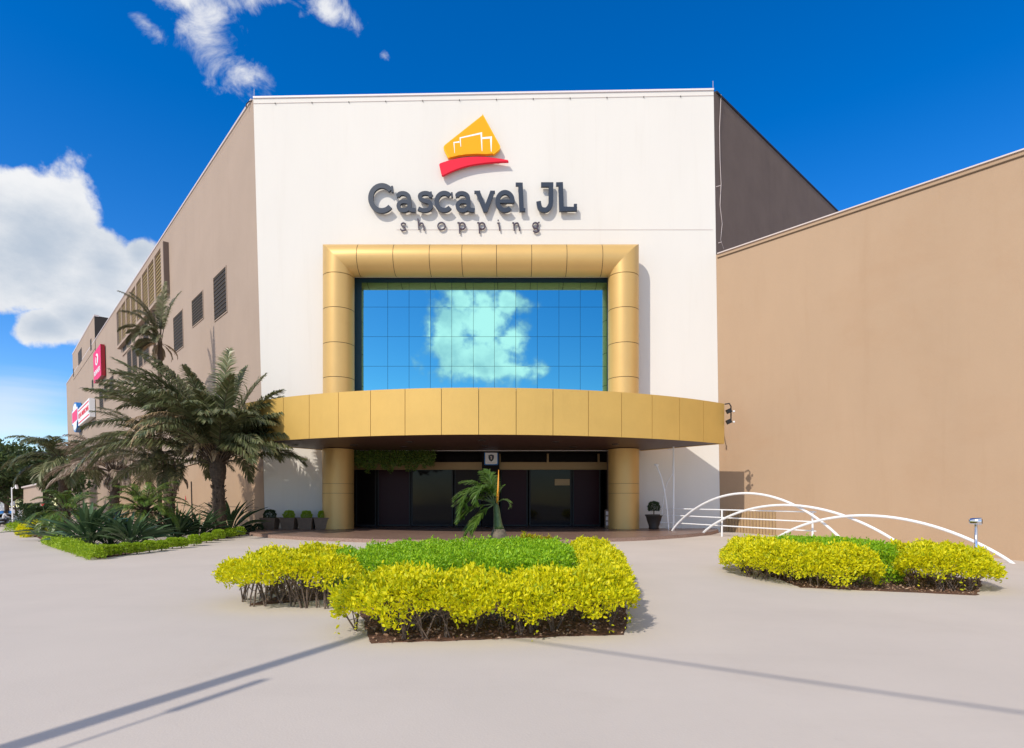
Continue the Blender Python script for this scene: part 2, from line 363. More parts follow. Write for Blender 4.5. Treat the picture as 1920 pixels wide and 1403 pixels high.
# front wall with the window opening and the entrance opening
wx0, wx1, wz0, wz1 = fx(664), fx(1143), 6.2, fz(521)
ex0, ex1, ez1 = fx(634), fx(1175), 4.6
def wp(x, z): return Vector((x, DW, z))
mb = MB()
ztop = lambda x: zTL + (zTR - zTL) * (x - AT.x) / (BT.x - AT.x)
zs = [-.5, ez1, wz0, wz1]
for a, b in zip(zs[:-1], zs[1:]):
    l, r = (ex0, ex1) if a < 1 else ((0, 0) if b == wz0 else (wx0, wx1))
    if l == r: mb.quad(wp(AX(a), a), wp(BX(a), a), wp(BX(b), b), wp(AX(b), b))
    else:
        mb.quad(wp(AX(a), a), wp(l, a), wp(l, b), wp(AX(b), b)); mb.quad(wp(r, a), wp(BX(a), a), wp(BX(b), b), wp(r, b))
mb.quad(wp(AX(wz1), wz1), wp(BX(wz1), wz1), BT, AT)
part(mb, 'front_wall', 'white_wall')
mb = MB()   # window reveals
for a, b in (((wx0, wz0), (wx0, wz1)), ((wx0, wz1), (wx1, wz1)), ((wx1, wz1), (wx1, wz0)), ((wx1, wz0), (wx0, wz0))):
    mb.quad(wp(*a), wp(*b), wp(*b) + Vector((0, .16, 0)), wp(*a) + Vector((0, .16, 0)))
part(mb, 'window_reveal', 'dark_metal')
# side walls, roof
LT, RT = 113, 36
UPL = (AT - AB).normalized(); ALt, ALb = AT + dl * LT, AB + dl * LT - UPL * 4
mb = MB(); mb.quad(ALb, AB - UPL * 4, AT, ALt); mb.add([ALt, ALb, ALb + dr * 60, ALt + dr * 60], [(0, 1, 2, 3)]); part(mb, 'side_wall', 'taupe_wall', label='long taupe side wall facing the street')
BRt, BRb = BT + dr * RT, BB + dr * RT
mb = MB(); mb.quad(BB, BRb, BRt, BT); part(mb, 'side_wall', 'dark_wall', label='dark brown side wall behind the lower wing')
mb = MB(); q = [AT, BT, BRt, BRt + dl * 90, ALt + dr * 60, ALt]; mb.add([v + Vector((0, 0, -.25)) for v in q], [tuple(range(6))]); part(mb, 'roof', 'cap_metal')
mb = MB(); mb.quad(BRb, BRb + dl * 90, BRt + dl * 90, BRt); part(mb, 'rear_wall', 'taupe_wall')
# parapet caps
def cap(a, b, out, name='parapet_cap', m='white_cap', h=.10, d=.5, proud=.06):
    t = (b - a).normalized(); mb = MB(); u = Vector((0, 0, 1)); c = (a + b) / 2 + u * (h / 2 + .003) + out * (proud - d / 2)
    mb.box(c, ((b - a).length, d, h), (t, out, t.cross(out).normalized())); return part(mb, name, m)
cap(AT, BT, Vector((0, -1, 0)))
cap(AT + dl * .3, ALt, nl, m='cap_metal', h=.14)
cap(BT + dr * .3, BRt, Vector((.676, -.737, 0)), m='dark_metal', h=.12)
mb = MB(); mb.box(((AT + BT) / 2 + Vector((0, -.02, -.30))), ((BT - AT).length, .02, .012), ((BT - AT).normalized(), Vector((0, 1, 0)), Vector((0, 0, 1)))); part(mb, 'cable', 'cap_metal')
for i in range(12):
    x = AT.x + (i + .6) * 2.2; mb = MB(); mb.box((x, DW - .045, ztop(x) - .34), (.035, .04, .07)); part(mb, 'cable_clip', 'dark_metal')
mb = MB(); mb.box((fx(1040), DW - .01, fz(431)), (fx(1338) - fx(745), .016, .014)); part(mb, 'cable', 'cap_metal')
for q, lab in ((BT, None), (AT, None), (BT + dr * 25.5, None)):
    mb = MB(); mb.tube([q + Vector((0, .1, .1)), q + Vector((0, .1, .65))], .011, 6); part(mb, 'lightning_rod', 'cap_metal')
for q in (AT, BT):
    s = -1 if q is AT else 1
    mb = MB(); mb.tube([q + Vector((0, .1, -.05)), q + Vector((.35 * s, .25, .02)), q + Vector((.6 * s, .4, -.05)), q + Vector((.62 * s, .4, -.25))], .03, 6); part(mb, 'cable_bracket', 'dark_metal')
# cable down the dark side wall
nR = Vector((.676, -.737, 0))
mb = MB(); pts = []
for i, (x, y) in enumerate([(1352, 178), (1349, 240), (1350, 300), (1352, 345), (1350, 385), (1354, 420), (1351, 450), (1357, 468)]):
    pts.append(HIT(x, y, BT + nR * .08, nR))
mb.tube(pts, .018, 6); part(mb, 'downlead', 'cap_metal')
for x0, y0 in ((1341, 351), (1343, 457)):
    mb = MB(); a = HIT(x0, y0, BT + nR * .02, nR); mb.tube([a, HIT(x0 + 10, y0 - 3, BT + nR * .2, nR)], .02, 6); part(mb, 'cable_bracket', 'cap_metal')
# lower tan wing to the right
wT = fz(478); w0 = Vector((BX(wT) + .004, DW, wT)); dR = -dl
def wallpt(t, z): return Vector((BX(z) + .004, DW, z)) + dR * t
mb = MB(); WL = 34
mb.quad(wallpt(0, -5), wallpt(WL, -5), wallpt(WL, wT), wallpt(0, wT)); mb.quad(wallpt(WL, -5), wallpt(WL, -5) + dr * 40, wallpt(WL, wT) + dr * 40, wallpt(WL, wT))
part(mb, 'side_wall', 'tan_wall', label='blank tan wall of the lower right wing')
mb = MB(); q = [wallpt(.05, wT - .05), wallpt(WL, wT - .05), wallpt(WL, wT - .05) + dr * 40, wallpt(.05, wT - .05) + dr * 40]; mb.add(q, [(0, 1, 2, 3)]); part(mb, 'roof', 'cap_metal')
cap(wallpt(.1, wT), wallpt(WL, wT), nl, h=.06, m='cap_metal', d=.6, proud=.07)
mb = MB(); mb.box((wallpt(0.1, wT - .22) + wallpt(WL, wT - .22)) / 2 + nl * .02, (WL - .1, .05, .05), (dR, nl, Vector((0, 0, 1)))); part(mb, 'flashing', 'joint')
for x, y in ((1352, 481), (1404, 460), (1469, 439), (1538, 417), (1616, 391), (1698, 363), (1790, 333), (1896, 297)):
    a = HIT(x, y, wallpt(0, 5), nl); mb = MB(); mb.box(a + nl * .03, (.07, .06, .09), (dR, nl, Vector((0, 0, 1)))); part(mb, 'wall_vent', 'dark_metal')
mb = MB(); a = HIT(1357, 814, wallpt(0, 5), nl); mb.tube([a, a + nl * 1.0 + dR * .35 + Vector((0, 0, .12))], .03, 8); mb.tube([a + nl * 1.0 + dR * .35 + Vector((0, 0, .18)), a + nl * 1.0 + dR * .35 + Vector((0, 0, -.02))], .05, 8); part(mb, 'drain_pipe', 'cap_metal')
# ribbed gold panel at the foot of the tan wall
a0 = HIT(1412, 960, wallpt(0, 5), nl); a1 = HIT(1455, 960, wallpt(0, 5), nl); z1 = EYE - (958 - HZ) / F * a0.y
tA_, tB_ = (a0 - wallpt(0, a0.z)).dot(dR), (a1 - wallpt(0, a1.z)).dot(dR)
mb = MB(); nS = 16; st = (tB_ - 0.4) / nS
for i in range(nS):
    c = wallpt(.4 + st * (i + .5), 0) + nl * .03; c.z = (z1 - 1.4) / 2; mb.box(c, (st * .6, .08, z1 + 1.4), (dR, nl, Vector((0, 0, 1))))
part(mb, 'ribbed_panel', 'rib_paint')
# gold tube frame around the big window
fr = empty('window_frame', (0, 0, 0), None, None, parent=mall); fr.location = -Vector(mall.location) + Vector(mall.location); fr.matrix_parent_inverse = Matrix.Translation(mall.location).inverted()
r = .885; cy = 33.1; zc = fz(940 - 450, 33.1); zc = EYE + 33.1 * math.tan((math.atan(482 / F) + math.atan(419.5 / F)) / 2)
xl = -33.1 * math.tan(R(16.93)); xr = 33.1 * math.tan(R(11.07))
def tube_piece(a, b, seg=40, ma=0, mb_=0, rr=r):
    """cylinder from a to b; ma/mb_ = mitre slope at each end (shift along the axis per metre of z or x offset)"""
    a, b = Vector(a), Vector(b); t = (b - a).normalized(); o = MB()
    u = Vector((0, 1, 0)); w = t.cross(u).normalized(); vs = []
    for p, m in ((a, ma), (b, mb_)):
        for k in range(seg):
            an = 2 * math.pi * k / seg; off = u * math.cos(an) * rr + w * math.sin(an) * rr
            vs.append(p + off + t * (m * (off.dot(w))))
    o.add(vs, [(k, (k + 1) % seg, seg + (k + 1) % seg, seg + k) for k in range(seg)])
    return o
gap = .016
def col_pieces(x, breaks, top_m, name='tube_panel'):
    for i, (z0, z1) in enumerate(zip(breaks[:-1], breaks[1:])):
        last = i == len(breaks) - 2
        tube_piece((x, cy, z0 + gap), (x, cy, z1 - (0 if last else gap)), ma=0, mb_=(top_m if last else 0)).build(name, 'gold', fr, smooth=False)
    o = tube_piece((x, cy, breaks[0]), (x, cy, breaks[-1] - r - .3), rr=r - .02); o.build('tube_core', 'joint', fr)
def zrow(y): return EYE + (HZ - y) / F * (cy - r)
rows = [6.0] + [zrow(y) for y in (706, 641, 575, 510)]
# w for a vertical tube = t x u = z x y = -x
col_pieces(xl, rows + [zc], 1.0)
col_pieces(xr, rows + [zc], -1.0)
seams = [669, 737, 805, 866, 931, 997, 1063, 1130]
sx_ = [(s - 960) / F * (cy - r * .9) for s in seams]
bx = [xl] + sx_ + [xr]
for i, (a, b) in enumerate(zip(bx[:-1], bx[1:])):
    # w for a +x tube = x cross y = z
    f0, f1 = i == 0, i == len(bx) - 2
    tube_piece((a + (0 if f0 else gap), cy, zc), (b - (0 if f1 else gap), cy, zc), ma=(-1.0 if f0 else 0), mb_=(1.0 if f1 else 0)).build('tube_panel', 'gold', fr)
tube_piece((xl + 1.2, cy, zc), (xr - 1.2, cy, zc), rr=r - .02).build('tube_core', 'joint', fr)
for o in list(fr.children):
    me = o.data
    me.polygons.foreach_set('use_smooth', [len(p.vertices) == 4 for p in me.polygons])
# curtain glass
gY = 34.12
gxs = [fx(x, gY) for x in (655, 678, 727, 767, 807, 847, 887.5, 927, 967, 1007.5, 1048, 1088, 1138, 1150)]
gzs = [5.9] + [fz(y, gY) for y in (687, 631.5, 576, 530, 512)]
mb = MB()
for i in range(len(gxs) - 1):
    for j in range(len(gzs) - 1):
        if i in (0, len(gxs) - 2) or j == len(gzs) - 2: continue
        a, b, c, d = gxs[i] + .009, gxs[i + 1] - .009, gzs[j] + .009, gzs[j + 1] - .009
        t1, t2 = rnd.uniform(-.0022, .0022), rnd.uniform(-.0018, .0018)
        mb.add([(a, gY - t1, c), (b, gY + t1, c - 0), (b, gY + t1 + t2, d), (a, gY - t1 + t2, d)], [(0, 1, 2, 3)])
part(mb, 'window_glass', 'mirror_glass')
mb = MB(); mb.span((gxs[0], gY + .03, gzs[0]), (gxs[-1], gY + .1, gzs[-1] + .3)); part(mb, 'window_backing', 'glass_backing')
# ------------------------------------------------------------------ canopy (part of the mall)
can = empty('canopy', (0, 0, 0), None, None, parent=mall); can.matrix_parent_inverse = Matrix.Translation(mall.location).inverted()
ccx, cR, cz0, cz1 = -1.5, 21.0, 4.6, 6.71
ccy = 25.6 + cR; ha = math.asin(12.6 / cR)
def arc(a, rr=cR): return Vector((ccx + rr * math.sin(a), ccy - rr * math.cos(a), 0))
NP = 16
for i in range(NP):
    a0, a1 = -ha + 2 * ha * i / NP, -ha + 2 * ha * (i + 1) / NP; mb = MB(); k = 4; e = .0006
    ps = [arc(a0 + e + (a1 - a0 - 2 * e) * j / k) for j in range(k + 1)] + [arc(a1 - e - (a1 - a0 - 2 * e) * j / k, cR - .08) for j in range(k + 1)]
    mb.prism([p + Vector((0, 0, cz0)) for p in ps], (0, 0, cz1 - cz0)); mb.build('fascia_panel', 'gold_flat', can)
tipR, tipL = arc(ha), arc(-ha); backR, backL = Vector((7.7, DW - .02, 0)), Vector((-10.7, DW - .02, 0))
inner = [arc(-ha + 2 * ha * j / 48, cR - .1) for j in range(49)]
def flat(poly, z, th): mb = MB(); mb.prism([Vector((p.x, p.y, z)) for p in poly], (0, 0, th)); return mb
poly = inner + [backR, backL]
flat(poly, cz0 + .03, .10).build('soffit', 'soffit', can)
flat(poly, cz1 - .12, .09).build('canopy_roof', 'cap_metal', can)
mb = MB()
for p in range(48):
    pass
strip = [arc(-ha + 2 * ha * j / 48, cR - .09) for j in range(49)]; s2 = [arc(ha - 2 * ha * j / 48, cR - .13) for j in range(49)]
mb.prism([v + Vector((0, 0, cz0 + .13)) for v in strip + s2], (0, 0, cz1 - cz0 - .26)); mb.build('fascia_backing', 'joint', can)
for a, b in ((tipR, backR), (tipL, backL)):
    t = (b - a).normalized(); nrm = Vector((t.y, -t.x, 0)); mb = MB(); c = (a + b) / 2; mb.box(Vector((c.x, c.y, (cz0 + cz1) / 2)), ((b - a).length, .07, cz1 - cz0 - .01), (t, nrm, Vector((0, 0, 1))))
    mb.build('end_fascia', 'gold_flat', can)
for x, y in ((-8.5, 30.6), (-5.2, 28.9), (-1.5, 28.2), (2.2, 28.9), (5.5, 30.2), (-6, 31.6), (3.4, 31.8), (-1.5, 31)):
    mb = MB(); mb.lathe((x, y, cz0 - .006), [(.17, 0), (.20, .0), (.20, .05), (.12, .05)], 16); mb.build('downlight', 'dark_pot', can)
# canopy columns
for x in (xl, xr):
    col = empty('column', (0, 0, 0), None, None, parent=mall); col.matrix_parent_inverse = Matrix.Translation(mall.location).inverted()
    br = [0, 2.05, 2.6, 4.6]
    for a, b in zip(br[:-1], br[1:]):
        o = tube_piece((x, 33.0, a + .008), (x, 33.0, b - .008), rr=r).build('column_panel', 'gold', col); o.data.polygons.foreach_set('use_smooth', [len(p.vertices) == 4 for p in o.data.polygons])
    tube_piece((x, 33.0, 0), (x, 33.0, 4.6), rr=r - .02).build('column_core', 'joint', col)
# ------------------------------------------------------------------ entrance
ent = empty('entrance', (0, 0, 0), None, None, parent=mall); ent.matrix_parent_inverse = Matrix.Translation(mall.location).inverted()
eY = 36.0
mb = MB(); mb.quad((ex0, DW, 0), (ex1, DW, 0), (ex1, eY + 6, 0), (ex0, eY + 6, 0)); mb.build('entrance_floor', 'granite', ent)
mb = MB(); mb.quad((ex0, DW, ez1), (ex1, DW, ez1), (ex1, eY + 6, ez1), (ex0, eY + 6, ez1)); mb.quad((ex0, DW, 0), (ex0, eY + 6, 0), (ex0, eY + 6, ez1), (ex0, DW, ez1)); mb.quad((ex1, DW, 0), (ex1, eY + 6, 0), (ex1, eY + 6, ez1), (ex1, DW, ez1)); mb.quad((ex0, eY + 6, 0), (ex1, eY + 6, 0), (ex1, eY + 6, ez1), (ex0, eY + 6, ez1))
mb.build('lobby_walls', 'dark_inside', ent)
hz0, hz1 = fz(881, eY), fz(867, eY)
mb = MB(); mb.span((ex0, eY - .12, hz0), (ex1, eY + .12, hz1)); mb.build('header_beam', 'door_frame', ent)
for x in (808, 937, 1027, 1122):
    mb = MB(); X = fx(x, eY); mb.span((X - .06, eY - .1, hz1 + .002), (X + .06, eY + .1, ez1 - .002)); mb.build('transom_mullion', 'door_frame', ent)
tx_ = [ex0] + [fx(x, eY) for x in (808, 937, 1027, 1122)] + [ex1]
for a, b in zip(tx_[:-1], tx_[1:]):
    mb = MB(); mb.span((a + .07, eY, hz1), (b - .07, eY + .02, ez1)); mb.build('transom_glass', 'dark_glass', ent)
doors = [(667, 706, 'dark_glass'), (708, 770, 'purple_panel'), (771, 850, 'dark_glass'), (852, 902, 'brown_panel'), (938, 990, 'purple_panel'), (992, 1072, 'dark_glass'), (1073, 1126, 'purple_panel')]
for a, b, m in doors:
    X0, X1 = fx(a, eY), fx(b, eY)
    d = MB(); d.span((X0 + .03, eY - .02, .03), (X1 - .03, eY + .03, hz0 - .01)); do = d.build('door', m, ent)
    f = MB()
    for q in (X0 + .05, X1 - .05): f.span((q - .045, eY - .05, .03), (q + .045, eY - .022, hz0 - .01))
    f.span((X0 + .096, eY - .05, .03), (X1 - .096, eY - .022, .13)); f.build('door_frame', 'dark_metal', ent)
mb = MB(); mb.span((fx(904, 35.6), 35.3, 0), (fx(936, 35.6), 35.75, ez1 - .003)); mb.build('pillar', 'dark_inside', ent)
mb = MB(); mb.span((fx(1139, 34.3), 34.05, 0), (fx(1147, 34.3), 34.5, ez1 - .003)); mb.build('door_post', 'planter', ent)
mb = MB(); mb.span((fx(1040, eY), eY - .055, 2.6), (fx(1068, eY), eY - .05, 3.0)); mb.build('door_notice', 'door_frame', ent)

# shield sign on the dark pillar
sg = empty('square_sign', (fx(921, 35.2), 35.25, fz(859, 35.2)), 'small white square sign with dark shield emblem and blue frame above the entrance', 'sign')
cx_, cz_ = fx(921, 35.2), fz(859, 35.2); sy = 35.25
def rrect(cx, cz, w, h, r_, y, n=5):
    o = []
    for (a, b, s) in ((1, 1, 0), (-1, 1, 90), (-1, -1, 180), (1, -1, 270)):
        for k in range(n + 1):
            t = R(s + 90 * k / n); o.append(Vector((cx + a * (w / 2 - r_) + r_ * math.cos(t), y, cz + b * (h / 2 - r_) + r_ * math.sin(t))))
    return o
mb = MB(); mb.prism(rrect(cx_, cz_, .86, .86, .08, sy), (0, .1, 0)); mb.build('sign_frame', 'blue_sign', sg)
mb = MB(); mb.prism(rrect(cx_, cz_, .74, .74, .06, sy - .01), (0, .008, 0)); mb.build('sign_face', 'white_paint', sg)
sh = [(-.17, .15), (0, .20), (.17, .15), (.17, -.02), (.12, -.15), (0, -.24), (-.12, -.15), (-.17, -.02)]
mb = MB(); mb.prism([Vector((cx_ + a, sy - .02, cz_ + b + .02)) for a, b in sh], (0, .008, 0)); mb.build('shield_emblem', 'charcoal', sg)
mb = MB(); mb.prism([Vector((cx_ + a, sy - .026, cz_ + b)) for a, b in ((-.04, -.08), (.06, -.08), (.035, .02), (.07, .07), (.0, .14), (-.07, .09), (-.02, .03))], (0, .004, 0)); mb.build('knight_mark', 'cap_metal', sg)
mb = MB()
for zz in (-.28,): mb.span((cx_ - .25, sy - .016, cz_ + zz - .008), (cx_ + .25, sy - .0125, cz_ + zz + .008))
mb.build('small_print', 'cap_metal', sg)

# ------------------------------------------------------------------ big wall sign
SY = 33.66
def sp_(x, y):   # crop pixel of the photographed sign -> wall coordinates
    X, Y_ = 660 + x / 4.174, 190 + y / 4.174
    return (X - 960) / F * SY, EYE + (HZ - Y_) / F * SY
K = SY / F / 4.174
sign = empty('mall_sign', (fx(888), SY, fz(400)), 'large wall sign with yellow and red emblem above dark lettering on the white front', 'sign')
def ribbon(pts, w, y0, th, mbx, close=False):
    """flat stroke of width w (m) around a polyline in crop pixels, extruded to the wall"""
    ps = [Vector((*sp_(*p), 0)) for p in pts]; n = len(ps); A, B = [], []
    for i, p in enumerate(ps):
        t0 = (p - ps[i - 1]).normalized() if i else None; t1 = (ps[i + 1] - p).normalized() if i < n - 1 else None
        if t0 is None: nn = Vector((-t1.y, t1.x, 0)); m = 1
        elif t1 is None: nn = Vector((-t0.y, t0.x, 0)); m = 1
        else:
            nn = Vector((-(t0.y + t1.y), t0.x + t1.x, 0)).normalized(); m = 1 / max(.55, nn.dot(Vector((-t0.y, t0.x, 0))))
        ww = (w[i] if hasattr(w, '__len__') else w) / 2 * m
        A.append(p + nn * ww); B.append(p - nn * ww)
    vs = []
    for yy in (y0, y0 + th):
        vs += [(p.x, yy, p.y) for p in A] + [(p.x, yy, p.y) for p in B]
    fs = []
    for i in range(n - 1):
        fs += [(i, i + 1, n + i + 1, n + i), (2 * n + i, 3 * n + i, 3 * n + i + 1, 2 * n + i + 1), (i, 2 * n + i, 2 * n + i + 1, i + 1), (n + i, n + i + 1, 3 * n + i + 1, 3 * n + i)]
    fs += [(0, n, 3 * n, 2 * n), (n - 1, 3 * n - 1, 4 * n - 1, 2 * n - 1)]
    mbx.add(vs, fs)
def ell(cx, cy, rx, ry, a0, a1, n=22): return [(cx + rx * math.cos(R(a0 + (a1 - a0) * k / n)), cy - ry * math.sin(R(a0 + (a1 - a0) * k / n))) for k in range(n + 1)]
def spline(pts, n=8):
    o = []; q = [pts[0]] + list(pts) + [pts[-1]]
    for i in range(1, len(q) - 2):
        p0, p1, p2, p3 = [Vector(a) for a in q[i - 1:i + 3]]
        for k in range(n):
            t = k / n; o.append(tuple(.5 * ((2 * p1) + (-p0 + p2) * t + (2 * p0 - 5 * p1 + 4 * p2 - p3) * t * t + (-p0 + 3 * p1 - 3 * p2 + p3) * t ** 3)))
    return o + [pts[-1]]
def letter(strokes, m='charcoal', y0=SY, th=.15, name='letter'):
    mb = MB()
    for i, (pts, w) in enumerate(strokes): ribbon(pts, [x * K for x in w] if hasattr(w, '__len__') else w * K, y0 - .003 * i, th + .003 * i, mb)
    return mb.build(name, m, sign)
def ca(x):   # small a, left edge x
    return [(spline([(x + 12, 742), (x + 30, 722), (x + 65, 720), (x + 92, 736), (x + 102, 765), (x + 104, 820), (x + 112, 845), (x + 152, 852)], 6), 32),
            (spline([(x + 102, 790), (x + 60, 783), (x + 28, 793), (x + 18, 822), (x + 36, 848), (x + 70, 852), (x + 98, 836)], 6), 30), ([(x + 8, 722), (x + 10, 752)], 12)]
letter([(ell(233, 757, 88, 98, 38, 318, 34), 38), ([(312, 662), (318, 712)], 16)])
letter(ca(345))
letter([(spline([(622, 745), (600, 722), (562, 718), (533, 734), (537, 762), (570, 778), (603, 788), (618, 815), (602, 843), (562, 853), (518, 838)], 6), 31), ([(617, 706), (622, 752)], 12)])
letter([(ell(722, 784, 60, 67, 45, 318, 26), 34), ([(780, 712), (784, 752)], 14)])
letter(ca(808))
letter([([(982, 704), (1047, 862)], 35), ([(1100, 704), (1040, 862)], 34), ([(957, 709), (1003, 709)], 18), ([(1083, 709), (1119, 709)], 18)])
letter([(ell(1198, 781, 59, 70, 0, 312, 28), 34), ([(1140, 782), (1272, 782)], 26)])
letter([([(1318, 637), (1328, 862)], 36), ([(1281, 648), (1320, 648)], 24), ([(1312, 849), (1357, 849)], 24)])
letter([(spline([(1557, 640), (1557, 760), (1553, 808), (1530, 843), (1500, 849), (1472, 833), (1460, 782)], 6), 36), ([(1480, 651), (1576, 651)], 34)])
letter([([(1633, 633), (1640, 842), (1762, 842)], [36, 36, 30]), ([(1598, 647), (1648, 647)], 26), ([(1749, 803), (1749, 856)], 24)])
T = 9.5
def sm(strokes): letter([(p, w) for p, w in strokes], 'purple_dark', SY + .20, .07)
sm([(spline([(416, 948), (396, 938), (380, 950), (392, 966), (410, 976), (408, 994), (384, 996), (374, 984)], 5), T)])
sm([([(511, 904), (519, 990)], T), (spline([(518, 955), (535, 940), (552, 948), (560, 998)], 5), T)])
sm([(ell(697, 963, 29, 28, 0, 360, 24), T)])
for x in (822, 978): sm([([(x, 937), (x + 14, 937), (x + 18, 1020)], T), (ell(x + 38, 962, 24, 25, 160, -160, 20), T)])
sm([([(1136, 940), (1148, 940), (1156, 998)], T), ([(1142, 914), (1145, 922)], T)])
sm([([(1254, 938), (1266, 938), (1270, 998)], T), (spline([(1268, 956), (1284, 940), (1302, 946), (1312, 998)], 5), T)])
sm([(ell(1437, 958, 21, 22, 0, 360, 20), T), (spline([(1470, 934), (1458, 940), (1450, 980), (1464, 1000), (1440, 1012), (1420, 1000)], 5), T)])
# emblem
def plate(pts, y0, th, m, name, bevel=None):
    mb = MB(); mb.prism([Vector((sp_(*p)[0], y0, sp_(*p)[1])) for p in pts], (0, th, 0)); return mb.build(name, m, sign)
def rounded(poly, r_, n=4):
    o = []; k = len(poly)
    for i in range(k):
        a, b, c = Vector(poly[i - 1]), Vector(poly[i]), Vector(poly[(i + 1) % k]); rr = min(r_ if not hasattr(r_, '__len__') else r_[i], (a - b).length * .45, (c - b).length * .45)
        p0 = b + (a - b).normalized() * rr; p2 = b + (c - b).normalized() * rr
        for j in range(n + 1): t = j / n; o.append(tuple((1 - t) ** 2 * p0 + 2 * t * (1 - t) * b + t * t * p2))
    return o
outer = rounded([(1018, 92), (1168, 366), (1104, 419)], [18, 26, 10]) + [(1050, 414), (980, 411), (900, 415), (830, 425), (752, 444)] + rounded([(752, 444), (708, 360), (1018, 92)], [4, 28, 0])[5:-5]
plate(outer, SY - .02, .20, 'yellow_rim', 'emblem_plate')
cen = Vector((945, 300)); innerp = [tuple(cen + (Vector(p) - cen) * .955) for p in outer]
plate(innerp, SY - .026, .005, 'yellow_sign', 'emblem_face')
red = [(682, 498), (690, 486), (720, 476)] + spline([(760, 463), (850, 444), (940, 436), (1020, 435), (1130, 446), (1220, 461)], 5) + [(1225, 470)] + spline([(1224, 471), (1130, 474), (1000, 487), (900, 505), (800, 538), (708, 582)], 5) + [(700, 574)]
plate(red, SY - .01, .18, 'red_sign', 'emblem_swoosh')
mb = MB()
for pts, w in (([(804, 408), (798, 326), (842, 321)], [2.5, 8, 12]), ([(852, 358), (846, 290), (1012, 253), (1018, 392)], [4, 9, 13, 5]), ([(1020, 292), (1088, 286), (1090, 397)], [14, 16, 5])):
    ribbon(pts, [x * K for x in w], SY - .032, .005, mb)
mb.build('emblem_outline', 'white_paint', sign)

# ------------------------------------------------------------------ long side wall: louvred windows, bay, far block, signs
ncl = nl.copy(); upl = (AT - AB).normalized()
nL = dl.cross(upl).normalized()
if nL.y > 0: nL = -nL
def TL(x, y, out=0):
    h = HIT(x, y, AB + nL * out, nL); return (h - AB).dot(dl), h.z
def LP(t, z, out=0): return AB + dl * t + upl * ((z + .5) / upl.z) + nL * out
zax = upl
def lbox(mb, t0, t1, z0, z1, o0, o1):
    c = (LP(t0, z0, o0) + LP(t1, z1, o1)) / 2; mb.box(c, (abs(t1 - t0), abs(o1 - o0), abs(z1 - z0)), (dl, nL, zax))
def louvre_window(t0, t1, z0, z1, out=0, slats=9, blind='recess', parent=mall, slatm='louvre'):
    w = MB(); lbox(w, t0, t1, z0, z1, out + .004, out + .02); wo = w.build('window', blind, parent)
    f = MB(); e = .07
    lbox(f, t0 - e, t0, z0 - e, z1 + e, out + .003, out + .05); lbox(f, t1, t1 + e, z0 - e, z1 + e, out + .003, out + .05)
    lbox(f, t0, t1, z0 - e, z0, out + .003, out + .05); lbox(f, t0, t1, z1, z1 + e, out + .003, out + .05)
    f.build('window_surround', 'taupe_wall', wo) if parent is None else f.build('window_surround', 'taupe_wall', parent)
    if slats:
        s = MB(); h = (z1 - z0) / slats
        for i in range(slats):
            zc_ = z0 + h * (i + .5); c = (LP(t0, zc_, out + .035) + LP(t1, zc_, out + .035)) / 2
            tilt = (nL * .8 - zax * .6).normalized(); s.box(c, (abs(t1 - t0) - .02, .07, .015), (dl, tilt, dl.cross(tilt).normalized()))
        s.build('louvre_slats', slatm, parent)
for x0, x1, y0, y1, n in ((427, 403, 499, 583, 11), (383, 362, 545, 595, 9), (344.5, 327, 581, 649, 11)):
    t0, zt = TL(x0, y0); t1, _ = TL(x1, y0); zb = TL(x0, y1)[1]; zt2 = TL(x0, y0 - 2)[1]
    louvre_window(t0, t1, zb, zt2, slats=n)
# projecting louvred bay under the parapet
BO = .42
tn, zt_ = TL(307, 458, BO); tf, _ = TL(220, 600, BO); zb_ = TL(318, 533, BO)[1]
zt_ = min(zt_, zTL - .9)
def CZ(x, y, o=0): return TL(x, y, o)
print('bay', tn, tf, zb_, zt_, 'TL', zTL)
tn = TL(308, 490, BO)[0]; tf = TL(220, 610, BO)[0]
zbay1 = TL(307, 455, BO)[1]; zbay0 = TL(320, 527, BO)[1]
mb = MB(); lbox(mb, tn, tf, zbay0, zbay1, .005, .25); part(mb, 'bay_box', 'recess')
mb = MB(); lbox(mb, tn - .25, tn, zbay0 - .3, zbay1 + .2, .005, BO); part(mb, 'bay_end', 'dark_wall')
mb = MB(); lbox(mb, tf, tf + .3, zbay0 - .3, zbay1 + .2, .005, BO); part(mb, 'bay_end', 'taupe_wall')
mb = MB(); lbox(mb, tn, tf, zbay0 - .3, zbay0, .005, BO); part(mb, 'bay_sill', 'taupe_wall')
mb = MB(); lbox(mb, tn, tf, zbay1, zbay1 + .22, .005, BO); part(mb, 'bay_head', 'taupe_wall')
edges = [(738, 692), (682, 640), (633, 593), (583, 548), (538, 505), (497, 468), (460, 432), (426, 401)]
tw = []
for a, b in edges:
    xa, xb = 120 + a / 4.0075, 120 + b / 4.0075; tw.append((TL(xa, 520, BO)[0], TL(xb, 540, BO)[0]))
prev = tn
for t0, t1 in tw:
    mb = MB(); lbox(mb, prev, t0, zbay0, zbay1, .25, BO); part(mb, 'bay_post', 'taupe_wall'); prev = t1
    w = MB(); lbox(w, t0 + .02, t1 - .02, zbay0 + .02, zbay1 - .02, BO - .12, BO - .10); part(w, 'window', 'amber_blind')
    s = MB(); n = 12; h = (zbay1 - zbay0) / n
    for i in range(n):
        c = (LP(t0, zbay0 + h * (i + .5), BO - .06) + LP(t1, zbay0 + h * (i + .5), BO - .06)) / 2; tilt = (nL * .8 - zax * .6).normalized()
        s.box(c, (t1 - t0 - .03, .10, .03), (dl, tilt, dl.cross(tilt).normalized()))
    part(s, 'louvre_slats', 'louvre')
